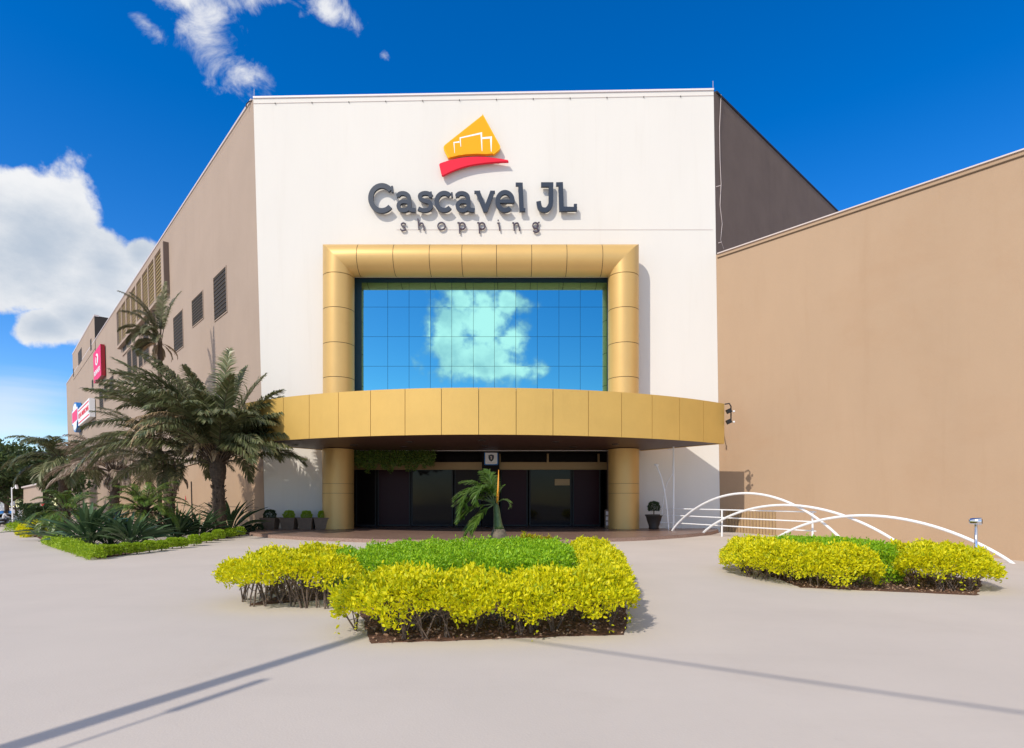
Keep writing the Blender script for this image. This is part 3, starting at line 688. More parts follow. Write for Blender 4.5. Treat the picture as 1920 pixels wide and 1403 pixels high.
# two recessed storeys under the bay
zA1 = zbay0 - .32; zA0 = TL(230.5, 664)[1]; 
tier = [(TL(120 + a / 4.0075, 600)[0], TL(120 + b / 4.0075, 600)[0]) for a, b in ((690, 655), (648, 612), (604, 570), (564, 548), (545, 515), (509, 478), (471, 443))]
print('tiers', zA1, zA0, tier, tw)
for t0, t1 in tier:
    w = MB(); lbox(w, t0, t1, zA0, zA1, .004, .02); part(w, 'window', 'recess')
    f = MB(); lbox(f, t1, t1 + .22, zA0, zA1, .004, .06); part(f, 'window_fin', 'taupe_wall')
tt0, tt1 = tier[0][0] - .1, tier[-1][1] + .12
f = MB(); lbox(f, tt0 - .15, tt0, zA0 - 4.4, zA1, .004, .22); part(f, 'window_fin', 'dark_wall')
f = MB(); lbox(f, tt0, tt1, zA0 - .3, zA0, .004, .10); part(f, 'window_sill', 'taupe_wall')
zB1 = zA0 - .34; zB0 = TL(120 + 607 / 4.0075, 682)[1]
for a, b in ((647, 607), (597, 568), (555, 520), (512, 482)):
    t0, t1 = TL(120 + a / 4.0075, 660)[0], TL(120 + b / 4.0075, 670)[0]
    louvre_window(t0, t1, zB0, zB1 - .1, slats=10)
for x0, x1, y0, y1, n in ((194, 187, 727, 765, 8), (203, 196, 716, 748, 8), (214, 206, 702, 735, 8)):
    t0 = TL(x0, y0)[0]; t1 = TL(x1, y0)[0]; louvre_window(t0, t1, TL(x0, y1)[1], TL(x0, y0)[1], slats=n)
# upper block further along
zK = TL(150, 636)[1]; tk0, tk1 = TL(179, 610, .0)[0], TL(137.5, 680)[0]
zK1 = TL(179, 591)[1]
def lpoly(mb, pts, o0, o1):
    mb.prism([LP(t, z, o0) for t, z in pts], nL * (o1 - o0))
mb = MB(); lbox(mb, tk0, tk1, zTL - 1.2, zK1, -18, .05); part(mb, 'upper_block', 'taupe_wall')
mb = MB(); lbox(mb, tk0 - .06, tk0 - .003, zTL - 3.2, zK1 + .1, -3.2, .06); part(mb, 'upper_block_end', 'recess')
mb = MB(); lbox(mb, tk0 - .2, tk0 - .065, zTL + .1, zK1 - .3, -14, -3.4); part(mb, 'upper_block_side', 'white_cap')
mb = MB(); lbox(mb, tk0 - .1, tk1, zK1 + .003, zK1 + .25, -.5, .1); part(mb, 'parapet_cap', 'cap_metal')
for x0, x1, y0, y1 in ((154.5, 147.5, 650, 676), (173, 170.5, 633, 655), (139.5, 138, 690, 705), (175.5, 173.5, 711, 725)):
    t0, t1 = TL(x0, y0)[0], TL(x1, y0)[0]; w = MB(); lbox(w, t0, t1, TL(x0, y1)[1], TL(x0, y0)[1], .052, .07); part(w, 'window', 'recess')
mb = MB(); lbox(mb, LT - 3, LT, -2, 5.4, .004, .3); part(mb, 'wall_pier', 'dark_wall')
mb = MB(); lbox(mb, .02, 60, -.45, 4.6, .004, .012); part(mb, 'wall_base', 'tan_wall')
# conduit and skirting by the corner
mb = MB(); t, _ = TL(361, 930); mb.tube([LP(t, 0, .06), LP(t, 3.2, .06)], .04, 8); part(mb, 'conduit', 'dark_metal')
mb = MB(); t2, z2 = TL(420, 950); mb.tube([LP(1, z2, .02), LP(20, z2, .02)], .012, 6); part(mb, 'wall_joint', 'dark_metal')

# text helper (built-in font turned into a mesh)
def text_mesh(txt, height, width=None, bold=0.0, th=.01):
    cu = bpy.data.curves.new('t', 'FONT'); cu.body = txt; cu.size = 1; cu.offset = bold; cu.extrude = th / 2; cu.align_x = 'CENTER'; cu.resolution_u = 3
    o = bpy.data.objects.new('t', cu); C.objects.link(o); dg = bpy.context.evaluated_depsgraph_get(); me = bpy.data.meshes.new_from_object(o.evaluated_get(dg)); bpy.data.objects.remove(o)
    vs = np.array([v.co[:] for v in me.vertices]); fs = [tuple(p.vertices) for p in me.polygons]
    mn, mxx = vs.min(0), vs.max(0); vs[:, 0] -= (mn[0] + mxx[0]) / 2; vs[:, 1] -= (mn[1] + mxx[1]) / 2
    s = height / (mxx[1] - mn[1]); sx = (width / (mxx[0] - mn[0])) if width else s
    vs[:, 0] *= sx; vs[:, 1] *= s; return vs, fs
def text_on(txt, c, ux, uz, un, height, width, m, parent, name='lettering', bold=0, th=.02):
    vs, fs = text_mesh(txt, height, width, bold, th); mb = MB(); mb.add([c + ux * v[0] + uz * v[1] + un * v[2] for v in vs], fs); return mb.build(name, m, parent)
# red upright shop sign
SO = .6
t0, t1 = TL(190, 690, SO)[0], TL(176, 690, SO)[0]; z1 = TL(190, 642, SO)[1]; z0 = TL(190, 703, SO)[1]
c = LP((t0 + t1) / 2, (z0 + z1) / 2, 0)
rs = empty('shop_sign', c, 'tall pink and red box sign with white oval emblem on the taupe side wall', 'sign')
mb = MB(); lbox(mb, t0, t1, z0, z1, .1, SO - .03); mb.build('sign_box', 'red_sign_dark', rs)
mb = MB(); lbox(mb, t0 - .02, t1 + .02, z0 - .02, z1 + .02, SO - .03, SO); mb.build('sign_face', 'pink_sign', rs)
tm, zm, wd, hg = (t0 + t1) / 2, (z0 + z1) / 2, t1 - t0, z1 - z0
ovc = LP(tm, z0 + hg * .66, SO + .012)
mb = MB(); mb.prism([ovc + dl * (wd * .20 * math.cos(a)) + zax * (hg * .19 * math.sin(a)) for a in [2 * math.pi * k / 24 for k in range(24)]], nL * .02); mb.build('oval_emblem', 'white_paint', rs)
mb = MB(); mb.tube([ovc + nL * .03 + zax * hg * .12, ovc + nL * .03 - zax * hg * .13], .09, 6); mb.tube([ovc + nL * .03 + dl * wd * .09 + zax * hg * .12, ovc + nL * .03 - dl * wd * .06 + zax * hg * .06], .09, 6); mb.build('emblem_mark', 'pink_sign', rs)
text_on('RENNER', LP(tm, z0 + hg * .27, SO + .02), -dl, zax, nL, hg * .16, wd * .8, 'white_paint', rs, bold=.02)
# white long shop sign
SO = .8
t0, t1 = TL(168, 760, SO)[0], TL(146.5, 770, SO)[0]; z1 = TL(168, 745, SO)[1]; z0 = TL(168, 781, SO)[1]
ws = empty('shop_sign', LP((t0 + t1) / 2, z0, 0), 'long white box sign with red lines and lettering low on the taupe side wall', 'sign')
mb = MB(); lbox(mb, t0, t1, z0, z1, .1, SO); mb.build('sign_box', 'white_paint', ws)
hg = z1 - z0; tm = (t0 + t1) / 2; wd = t1 - t0
for q in (.14, .86):
    mb = MB(); lbox(mb, t0 + wd * .04, t1 - wd * .04, z0 + hg * q - .07 * hg / 2, z0 + hg * q + .07 * hg / 2, SO + .004, SO + .02); mb.build('red_line', 'red_sign', ws)
text_on('LOJAS AMERICANAS', LP(tm, z0 + hg * .5, SO + .02), -dl, zax, nL, hg * .36, wd * .9, 'red_sign', ws, bold=.01)
# rounded blue sign
SO = .8
t0, t1 = TL(147, 780, SO)[0], TL(135, 780, SO)[0]; z1 = TL(141, 753, SO)[1]; z0 = TL(141, 811, SO)[1]; tm, zm = (t0 + t1) / 2, (z0 + z1) / 2
bs = empty('shop_sign', LP(tm, z0, 0), 'tall rounded blue edged sign with pink face beside the white sign', 'sign')
a_, b_ = (t1 - t0) / 2, (z1 - z0) / 2
def badge(s, o0, o1, name, m):
    pr = [(0, 1), (.45, .9), (.62, .62), (1, .55), (1, -.35), (.62, -.45), (.5, -.8), (0, -1), (-.5, -.8), (-.62, -.45), (-1, -.35), (-1, .55), (-.62, .62), (-.45, .9)]
    mb = MB(); mb.prism([LP(tm + a_ * x * s, zm + b_ * z * s, o0) for x, z in pr], nL * (o1 - o0)); mb.build(name, m, bs)
badge(1, .1, SO, 'sign_box', 'blue_sign'); badge(.9, SO + .003, SO + .02, 'sign_face', 'white_paint')
mb = MB(); lbox(mb, tm - a_ * .8, tm + a_ * .8, zm - b_ * .28, zm + b_ * .42, SO + .023, SO + .04); mb.build('face_band', 'pink_sign', bs)

# ------------------------------------------------------------------ things on the mall front
# floodlight at the canopy tip
fl = empty('floodlight', (tipR.x + .15, tipR.y + .1, 6.1), 'black double floodlight on the right tip of the gold canopy', 'lamp')
X0 = tipR.x + .04
mb = MB(); mb.tube([(X0, tipR.y, 6.68), (X0 + .2, tipR.y - .1, 6.7), (X0 + .28, tipR.y - .12, 6.55), (X0 + .28, tipR.y - .12, 5.7)], .035, 8); mb.build('bracket', 'dark_metal', fl)
for zz in (6.3, 5.75):
    mb = MB(); mb.box((X0 + .16, tipR.y - .15, zz), (.24, .2, .22), (Vector((.9, 0, .43)), Vector((0, 1, 0)), Vector((-.43, 0, .9)))); mb.build('lamp_housing', 'dark_metal', fl)
    mb = MB(); mb.lathe((X0 + .42, tipR.y - .15, zz - .02), [(.03, -.05), (.06, -.025), (.06, .025), (.03, .05)], 12); mb.build('lamp_knob', 'white_metal', fl)
# dark security camera under the soffit
# potted shrub and leaflet stand
def leaf_ball(name, c, r_, n, size, m, parent, squash=1, flat_bottom=True, wid=.5):
    d = nr.normal(0, 1, (n, 3)); d /= np.linalg.norm(d, axis=1)[:, None]
    if flat_bottom: d[:, 2] = np.where(d[:, 2] < -.6, -d[:, 2], d[:, 2])
    bump = 1 + .07 * np.sin(d[:, 0] * 9 + c[0]) * np.cos(d[:, 1] * 8 + c[1]) + .05 * np.sin(d[:, 2] * 11)
    rr = r_ * bump * nr.uniform(.72, 1.0, n) ** .5
    pts = np.array(c) + d * rr[:, None] * np.array([1, 1, squash]); v, q = leafcards(pts, d * .45 + np.array([0, 0, .2]), size, wid, jitter=.9)
    return npmesh(name, v, q, m, parent)
pp = P(1226, 990, 32.6); pp.z = 0
pt = empty('potted_plant', pp, 'round dark shrub in a dark urn pot beside the right gold column', 'plant')
mb = MB(); mb.lathe(pp, [(.26, 0), (.30, .05), (.27, .12), (.38, .45), (.45, .72), (.50, .76), (.50, .84), (.42, .84), (.38, .78)], 20); mb.build('pot', 'dark_pot', pt, smooth=True)
mb = MB(); mb.tube([pp + Vector((0, 0, .7)), pp + Vector((0, 0, 1.1))], .03, 6); mb.build('stem', 'twig', pt)
leaf_ball('foliage', pp + Vector((0, 0, 1.25)), .34, 3200, .05, 'dark_leaf', pt)
q = P(1141, 988, 33.3); q.z = 0
ls = empty('leaflet_stand', q, 'narrow pale leaflet stand between the doorway and the right gold column', 'stand')
mb = MB(); mb.box(q + Vector((0, 0, .55)), (.42, .3, 1.1)); mb.build('stand_body', 'planter', ls)
for zz in (.3, .6, .9):
    mb = MB(); mb.box(q + Vector((0, -.17, zz)), (.36, .035, .22)); mb.build('leaflet_tray', 'cap_metal', ls)
# planter boxes along the left white wall
for i, (x, sh_) in enumerate(((503, .34), (539, .31), (572, .30), (603, .30))):
    p_ = P(x + 4, 990, 32.6); p_.z = 0
    nm = ('leftmost of the brown tapered planter boxes, with the largest clipped shrub', 'second brown planter box from the side wall corner, with a clipped shrub', 'third brown planter box from the side wall corner, with a small clipped shrub', 'brown planter box nearest the left gold column')[i]
    pb = empty('planter_box', p_, nm, 'planter', 'planter boxes along the white wall')
    mb = MB(); w0_, w1_ = .33, .42; h = .60
    vs8 = [p_ + Vector((a * w, b * w, z)) for w, z in ((w0_, 0), (w1_, h)) for a, b in ((-1, -1), (1, -1), (1, 1), (-1, 1))]
    mb.add(vs8, [(0, 3, 2, 1), (4, 5, 6, 7)] + [(k, (k + 1) % 4, 4 + (k + 1) % 4, 4 + k) for k in range(4)]); mb.build('box', 'planter', pb)
    mb = MB()
    for a, b, w, d in ((0, -1, .9, .06), (0, 1, .9, .06), (-1, 0, .06, .78), (1, 0, .06, .78)): mb.box(p_ + Vector((a * .42, b * .42, h + .032)), (w, d, .06))
    mb.build('rim', 'planter', pb)
    leaf_ball('shrub', p_ + Vector((-.03, 0, h + sh_ * .55)), sh_, 3500, .045, 'lime_leaf' if i else 'dark_leaf', pb)

hp = empty('hanging_plant', (fx(740, 33.6), 33.6, 4.5), 'band of small leaved green foliage hanging under the canopy beside the left gold column', 'plant')
n_ = 5200; x = nr.uniform(fx(664, 33.6), fx(816, 33.6), n_); u_ = nr.uniform(0, 1, n_); dropl = 1.05 + .18 * np.sin(x * 5) + .12 * np.sin(x * 13) - np.clip((x - fx(800, 33.6)) * 1.2, 0, .7)
pts = np.stack([x, 33.6 + nr.normal(0, .12, n_), 4.58 - dropl * u_], 1); v, q = leafcards(pts, nr.normal(0, 1, (n_, 3)), .10, .6, jitter=.4); npmesh('foliage', v, q, 'cycad_leaf', hp)
mb = MB()
for i in range(14):
    x0 = fx(668 + i * 10.6, 33.6); mb.tube([(x0, 33.6, 4.58), (x0 + .05, 33.62, 4.2), (x0 - .03, 33.6, 3.8)], .012, 4, cap=False)
mb.build('vines', 'twig', hp)
# ------------------------------------------------------------------ white railing and arches
A0 = Vector((8.8, 31, 0)); dA = Vector((4.3, -6.2, 0))
def ap(u, z): q = A0 + dA * u; return Vector((q.x, q.y, z))
rl = empty('ramp_railing', ap(0, 0), 'white three rail tube railing running beside the ramp from the tall white post', 'railing')
mb = MB(); mb.tube([ap(0, 0), ap(0, 4.57)], .05, 10); mb.build('tall_post', 'white_metal', rl)
mb = MB(); mb.tube([ap(0, 4.4), ap(0, 4.4) + Vector((-.22, -.05, .05)), ap(0, 4.4) + Vector((-.32, -.06, -.03))], .03, 6); mb.build('post_bracket', 'white_metal', rl)
for u in (.40, 1.0):
    mb = MB(); g_ = gz(ap(u, 0).x, 0); mb.tube([ap(u, g_ - .05), ap(u, 1.17)], .045, 10); mb.build('post', 'white_metal', rl)
for z0_, z1_ in ((1.19, 1.13), (.83, .70), (.42, .30)):
    mb = MB(); mb.tube([ap(-.12, z0_ + .01), ap(1.02, z1_)], .032, 10); mb.build('rail', 'white_metal', rl)
def arch(name, u0, ua, za, u1, zb0, zb1, off, label, rad=.056):
    n = 40; pts = []
    for k in range(n + 1):
        th = math.pi * k / n; u = (u0 + u1) / 2 - (u1 - u0) / 2 * math.cos(th)
        s = (u - u0) / (u1 - u0); base = zb0 + (zb1 - zb0) * s
        hgt = (za - (zb0 + zb1) / 2); z = base + hgt * max(0.0, 1 - (2 * s - 1) ** 2) ** .88
        pts.append(ap(u, z) + Vector((-.82, -.57, 0)) * off)
    mb = MB(); mb.tube(pts, rad, 12); return tag(mb.build(name, 'white_metal', smooth=True), label, 'arch', 'white tube arches over the ramp')
arch('tube_arch', .0, .58, 1.98, 1.20, -.02, -.3, .12, 'tallest white tube arch, springing from the foot of the tall white post')
arch('tube_arch', .273, .89, 1.42, 1.52, -.05, -.45, .24, 'middle white tube arch, crossing both of the other ramp arches')
arch('tube_arch', .80, 1.354, 1.02, 1.915, -.15, -.55, .36, 'lowest white tube arch, ending on the pavement at the right edge')
def curved(name, pts, label, r_=.04):
    q = [P(x, y, Y) for x, y, Y in pts]; o = []
    q2 = [q[0]] + q + [q[-1]]
    for i in range(1, len(q2) - 2):
        for k in range(6):
            t = k / 6; a, b, c, d = q2[i - 1:i + 3]; o.append(.5 * ((2 * b) + (c - a) * t + (2 * a - 5 * b + 4 * c - d) * t * t + (-a + 3 * b - 3 * c + d) * t ** 3))
    o.append(q[-1]); mb = MB(); mb.tube(o, r_, 8)
    if name == 'curved_pole' and r_ > .035: mb.tube([o[-1] + Vector((-.12, 0, .02)), o[-1] + Vector((.1, 0, .02))], .05, 8)
    return tag(mb.build(name, 'white_metal', smooth=True), label, 'pole', 'curved poles by the right column')
curved('curved_pole', [(1254, 995, 31.0), (1249, 940, 31.0), (1241, 900, 31.0), (1231, 873, 31.0)], 'white curved pole bending left, nearest the urn pot')
curved('curved_pole', [(1240, 985, 32.6), (1243, 945, 32.6), (1250, 908, 32.4), (1262, 888, 32.2)], 'thin white curved pole bending right, behind the tall white post', .03)
# chrome post light
q = P(1830, 1000, 13.4); gq = gz(q.x, q.y)
cp = empty('post_light', (q.x, q.y, gq), 'chrome post light with a round head behind the right hand flower bed', 'lamp')
zt = EYE - (980 - HZ) / F * 13.4
mb = MB(); mb.tube([(q.x, q.y, gq), (q.x, q.y, zt)], .033, 14); mb.lathe((q.x, q.y, gq), [(.11, 0), (.11, .02), (.05, .04)], 14); mb.build('pole', 'chrome', cp, smooth=True)
mb = MB(); h_ = Vector((q.x, q.y, zt + .03)); ax = Vector((.75, -.66, 0)).normalized()
mb.tube([h_ - ax * .13, h_ - ax * .10, h_ + ax * .10, h_ + ax * .105], [.055, .075, .09, .085], 18); mb.build('lamp_head', 'chrome', cp, smooth=True)
mb = MB(); mb.tube([h_ + ax * .106, h_ + ax * .118], .055, 14); mb.build('lens', 'dark_metal', cp)

# street pole just behind the camera: its long shadow falls across the pavement
SH = Vector((.75, 1.0, 0)) / 1.11
tip = Vector((-1.4, 8.55, 0)); base = Vector((-6.05, -.9, gz(-6, 0))); Hh = 9.6; topp = tip - SH * Hh; topp.z = Hh + G0
lp = empty('street_lamp', base, 'tall grey street lamp post with a conduit standing on the pavement', 'lamp post')
mb = MB(); mb.tube([base, (base + topp) / 2, topp], [.11, .105, .095], 14); mb.build('pole', 'cap_metal', lp, smooth=True)
dirp = (topp - base); off = Vector((.34, -.12, 0))
mb = MB(); mb.tube([base + off, base + dirp * .62 + off], .018, 8); mb.build('conduit', 'cap_metal', lp)
mb = MB(); mb.tube([base + dirp * .615 + off, base + dirp * .70 + off], .055, 8); mb.build('junction_tube', 'cap_metal', lp)
ca_ = topp + Vector((0, 0, -.3)); cb_ = ca_ + Vector((4.4, -2.35, 0)) * 6
mb = MB(); mb.tube([ca_.lerp(cb_, k / 20) + Vector((0, 0, -.5 * math.sin(math.pi * k / 20))) for k in range(21)], .024, 6)
tag(mb.build('power_cable', 'dark_metal'), 'black overhead power cable running from the street lamp post', 'cable')

# ------------------------------------------------------------------ planting beds and hedges
def bed(pts, name='soil_bed', h=.006):
    q = []
    for a, b in zip(pts, list(pts[1:]) + [pts[0]]):
        k = max(1, int((Vector((b.x - a.x, b.y - a.y, 0))).length / .16))
        for i in range(k):
            c = Vector(a).lerp(Vector(b), i / k); q.append(Vector((c.x + rnd.uniform(-.03, .03), c.y + rnd.uniform(-.03, .03), 0)))
    ps = [Vector((p.x, p.y, gz(p.x, p.y) + h)) for p in q]; mb = MB(); mb.prism(ps, (0, 0, -.12)); return tag(mb.build(name, 'soil'), kind='structure')
def inpoly(x, y, poly):
    c = np.zeros(len(x), bool); n = len(poly)
    for i in range(n):
        x1, y1, x2, y2 = poly[i][0], poly[i][1], poly[(i + 1) % n][0], poly[(i + 1) % n][1]
        if y1 == y2: continue
        m = ((y1 > y) != (y2 > y)) & (x < (x2 - x1) * (y - y1) / (y2 - y1) + x1); c ^= m
    return c
def pdist(x, y, poly):
    d = np.full(len(x), 1e9); n = len(poly)
    for i in range(n):
        a = np.array(poly[i][:2]); b = np.array(poly[(i + 1) % n][:2]); ab = b - a; t = np.clip(((x - a[0]) * ab[0] + (y - a[1]) * ab[1]) / (ab @ ab), 0, 1)
        d = np.minimum(d, np.hypot(x - a[0] - t * ab[0], y - a[1] - t * ab[1]))
    return d
def litter(poly, n, name='leaf_litter', size=.05):
    P_ = np.array([p[:2] for p in poly]); mn, mx_ = P_.min(0), P_.max(0)
    x = nr.uniform(mn[0], mx_[0], n * 3); y = nr.uniform(mn[1], mx_[1], n * 3); k = inpoly(x, y, poly); x, y = x[k][:n], y[k][:n]
    z = np.array([gz(a, b) for a, b in zip(x, y)]) + nr.uniform(.012, .04, len(x)); pts = np.stack([x, y, z], 1)
    d = nr.normal(0, 1, (len(x), 3)); d[:, 2] *= .25; v, q = leafcards(pts, d, size, .5, .3, .1)
    tag(npmesh(name, v, q, 'litter'), 'dry brown leaf litter scattered on the bare soil of a flower bed', 'leaf litter', kind='stuff')
def hedge(name, poly, z0, z1, n, size, m, label, cat='hedge', group=None, stems=0, soilin=.3, rag=.17, edge=.34, lumps=1.0, wid=.5, twigs=3, ovals=None, low=0):
    """clipped shrub mass: leaves in a shell over a footprint, on bare stems"""
    P_ = np.array([p[:2] for p in poly], float); mn, mx_ = P_.min(0), P_.max(0); cx, cyy = P_.mean(0)
    h = empty(name, (cx, cyy, gz(cx, cyy)), label, cat, group)
    acc = []; need = n; ph = nr.uniform(0, 6, 6)
    while need > 0:
        x = nr.uniform(mn[0], mx_[0], need * 3); y = nr.uniform(mn[1], mx_[1], need * 3)
        k = inpoly(x, y, poly); x, y = x[k], y[k]
        if len(x) == 0: continue
        d = pdist(x, y, poly)
        lump = (np.sin(x * 2.3 + ph[0]) * np.cos(y * 2.1 + ph[1]) * .45 + np.sin(x * 6.1 + ph[2] + y * 3.3) * .4 + np.sin(y * 9.7 + ph[3] - x * 5) * .3 + np.sin(x * 14 + ph[4]) * np.sin(y * 13 + ph[5]) * .3) * rag * lumps
        e = np.clip(d / edge, 0, 1); round_ = 1 - (1 - e) ** 2.0
        top = z1 + lump * .75 - (1 - round_) * (z1 - z0) * .70
        bot = z0 + (np.sin(x * 7.3 + ph[1]) * .5 + np.sin(y * 8.9 + x * 4 + ph[0]) * .5) * rag * .9 + lump * .6
        bot = np.minimum(bot, top - .06)
        u = nr.uniform(0, 1, len(x)); side = nr.uniform(0, 1, len(x)) < np.exp(-d / .10) * 1.0
        z = np.where(side, bot + (top - bot) * nr.uniform(0, 1, len(x)), top - (top - bot) * (u ** 3.2) * .9)
        keep = np.where(side, True, nr.uniform(0, 1, len(x)) < .75)
        x, y, z, d = x[keep], y[keep], z[keep], d[keep]
        acc.append(np.stack([x, y, z, d], 1)[:need]); need -= len(acc[-1])
    A = np.concatenate(acc)[:n]; ctr = np.array([cx, cyy])
    gx = (A[:, :2] - ctr); gn = gx / (np.linalg.norm(gx, axis=1)[:, None] + .01)
    out = np.exp(-A[:, 3] / .15)[:, None]
    dirs = np.concatenate([gn * out * .9, np.full((len(A), 1), .55)], 1)
    A[:, :2] += nr.normal(0, .03, (len(A), 2)) * np.exp(-A[:, 3:4] / .1)
    A[:, 2] += np.array([gz(a, b) for a, b in A[:, :2]]) 
    v, q = leafcards(A[:, :3], dirs, size, wid, jitter=.55); parts = [(v, q)]
    # sprigs standing out of the clipped surface
    ns = n // 70; idx = nr.integers(0, len(A), ns); base_ = A[idx, :3]; sp = []
    for j in range(5):
        sp.append(leafcards(base_ + nr.normal(0, .02, (ns, 3)) + np.array([0, 0, .02 * j]), dirs[idx] + np.array([0, 0, .6]), size * 1.1, wid, jitter=.6))
    parts += sp
    if low:
        x = nr.uniform(mn[0], mx_[0], low * 6); y = nr.uniform(mn[1], mx_[1], low * 6); k = inpoly(x, y, poly) & (pdist(x, y, poly) < .5); x, y = x[k][:low], y[k][:low]
        for j in range(7):
            z = np.array([gz(a, b) for a, b in zip(x, y)]) + .05 + .05 * j
            parts.append(leafcards(np.stack([x, y, z], 1) + nr.normal(0, .02, (len(x), 3)), nr.normal(0, 1, (len(x), 3)), size, wid))
    v, q = join(parts); npmesh('foliage', v, q, m, h)
    if stems:
        mb = MB(); cnt = 0; tries = 0
        while cnt < stems and tries < stems * 60:
            tries += 1; x, y = rnd.uniform(mn[0], mx_[0]), rnd.uniform(mn[1], mx_[1])
            if not inpoly(np.array([x]), np.array([y]), poly)[0]: continue
            dd = pdist(np.array([x]), np.array([y]), poly)[0]
            if dd < soilin * .8: continue
            cnt += 1; g_ = gz(x, y)
            for b in range(rnd.randint(2, 4)):
                a = rnd.uniform(0, 6.28); rr = rnd.uniform(.05, .28); hh = rnd.uniform(z0 + .02, z0 + (z1 - z0) * .6)
                p0 = Vector((x + rnd.uniform(-.04, .04), y + rnd.uniform(-.04, .04), g_)); p3 = Vector((x + math.cos(a) * rr, y + math.sin(a) * rr, g_ + hh))
                pm = p0.lerp(p3, .5) + Vector((rnd.uniform(-.04, .04), rnd.uniform(-.04, .04), .02)); r0 = rnd.uniform(.008, .016)
                mb.tube([p0, pm, p3], [r0, r0 * .7, r0 * .4], 5, cap=False)
                for t_ in range(twigs):
                    s = p0.lerp(p3, rnd.uniform(.35, .9)); e_ = s + Vector((rnd.uniform(-.2, .2), rnd.uniform(-.2, .2), rnd.uniform(.03, .2)))
                    mb.tube([s, (s + e_) / 2 + Vector((0, 0, -.015)), e_], [.006, .005, .003], 4, cap=False)
        mb.build('stems', 'twig', h)
    return h
V2 = lambda x, y: (x, y)
HY = 'yellow leaved hedges of the flower beds'
HG = 'bright green hedges of the flower beds'
# centre bed soil
soil_c = [PG(700, 1207), PG(1170, 1190), Vector((1.62, 7.9, 0)), Vector((2.15, 11, 0)), Vector((2.5, 15.2, 0)), Vector((1.0, 16.6, 0)), Vector((-1.5, 16.6, 0)), Vector((-3.3, 13.2, 0)), Vector((-4.2, 11.6, 0)), PG(466, 1136), PG(655, 1121), Vector((-2.4, 9.0, 0))]
print('soil', [tuple(round(c, 2) for c in p[:2]) for p in soil_c])
bed(soil_c); litter(soil_c, 5200); cc_ = sum((Vector((p.x, p.y, 0)) for p in soil_c), Vector()) / len(soil_c); litter([cc_ + (Vector((p.x, p.y, 0)) - cc_) * 1.025 for p in soil_c], 900, size=.04)
yl_front = [V2(-2.25, 7.25), V2(-1.6, 6.95), V2(-.5, 6.98), V2(.6, 7.15), V2(1.4, 7.3), V2(1.66, 7.7), V2(1.82, 8.6), V2(2.15, 10.5), V2(2.5, 13), V2(2.6, 14.6), V2(2.2, 15.8), V2(1.4, 15.6), V2(1.5, 14), V2(1.45, 12), V2(1.2, 10), V2(.9, 8.9), V2(-.2, 8.6), V2(-1.4, 8.8), V2(-2.2, 8.7), V2(-2.5, 8.0)]
hedge('yellow_hedge', yl_front, .34, .71, 62000, .056, 'yellow_leaf', 'big yellow hedge across the front and right side of the centre flower bed', group=HY, stems=60, low=60, edge=.5)
yl_left = [V2(-4.95, 9.5), V2(-4.3, 9.0), V2(-3.4, 9.1), V2(-2.55, 8.95), V2(-2.3, 9.6), V2(-3.0, 9.9), V2(-3.7, 10.4), V2(-3.9, 11.2), V2(-3.55, 12.2), V2(-3.7, 12.8), V2(-4.4, 12.3), V2(-4.9, 11.0), V2(-5.1, 10.1)]
hedge('yellow_hedge', yl_left, .46, .76, 18500, .056, 'yellow_leaf', 'smaller yellow hedge at the left tip of the centre flower bed, on bare dark stems', group=HY, stems=36, edge=.3)
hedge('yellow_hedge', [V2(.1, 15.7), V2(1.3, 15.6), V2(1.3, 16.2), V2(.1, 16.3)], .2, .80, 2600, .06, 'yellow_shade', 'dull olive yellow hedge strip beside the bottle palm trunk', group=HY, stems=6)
hedge('green_hedge', [V2(-3.7, 11.4), V2(-3.1, 10.0), V2(-2.2, 9.2), V2(-1.2, 9.3), V2(-.72, 10.6), V2(-.6, 12.5), V2(-.5, 15.4), V2(-2.2, 15.4), V2(-3.5, 13.6)], .10, .70, 32000, .05, 'green_leaf', 'bright green hedge in the left half of the centre flower bed', group=HG, stems=25, rag=.13, edge=.2)
hedge('green_hedge', [V2(-.75, 9.6), V2(-.2, 9.0), V2(.8, 9.15), V2(1.15, 10.2), V2(1.4, 12), V2(1.35, 14.6), V2(.4, 15.2), V2(-.75, 15.2), V2(-.8, 12)], .10, .76, 26000, .05, 'green_leaf', 'bright green hedge in the right half of the centre flower bed', group=HG, stems=22, rag=.11, edge=.2)
# right bed
soil_r = [PG(1400, 1062), PG(1500, 1102), PG(1832, 1117), Vector((10.4, 12.6, 0)), Vector((9.6, 14.6, 0)), Vector((7.6, 16, 0)), Vector((5.9, 15.4, 0))]
print('soilr', [tuple(round(c, 2) for c in p[:2]) for p in soil_r])
bed(soil_r); litter(soil_r, 2600)
hedge('yellow_hedge', [V2(5.15, 13.6), V2(5.3, 12.3), V2(5.8, 11.5), V2(6.5, 11.1), V2(7.25, 11.1), V2(7.5, 11.7), V2(6.9, 12.3), V2(6.6, 13.2), V2(6.6, 14.8), V2(5.9, 15.4), V2(5.4, 14.8)], .24, .76, 25000, .058, 'yellow_leaf', 'yellow hedge on the left side of the right hand flower bed', group=HY, stems=30, low=6)
hedge('yellow_hedge', [V2(7.75, 11.3), V2(8.2, 10.85), V2(9.2, 10.8), V2(9.75, 11.3), V2(10.15, 12.2), V2(9.9, 13.2), V2(9.2, 14.2), V2(8.6, 13.4), V2(8.7, 12.3), V2(7.95, 11.9)], .30, .73, 18000, .058, 'yellow_leaf', 'yellow hedge at the right end of the right hand flower bed, on bare stems', group=HY, stems=26, low=6)
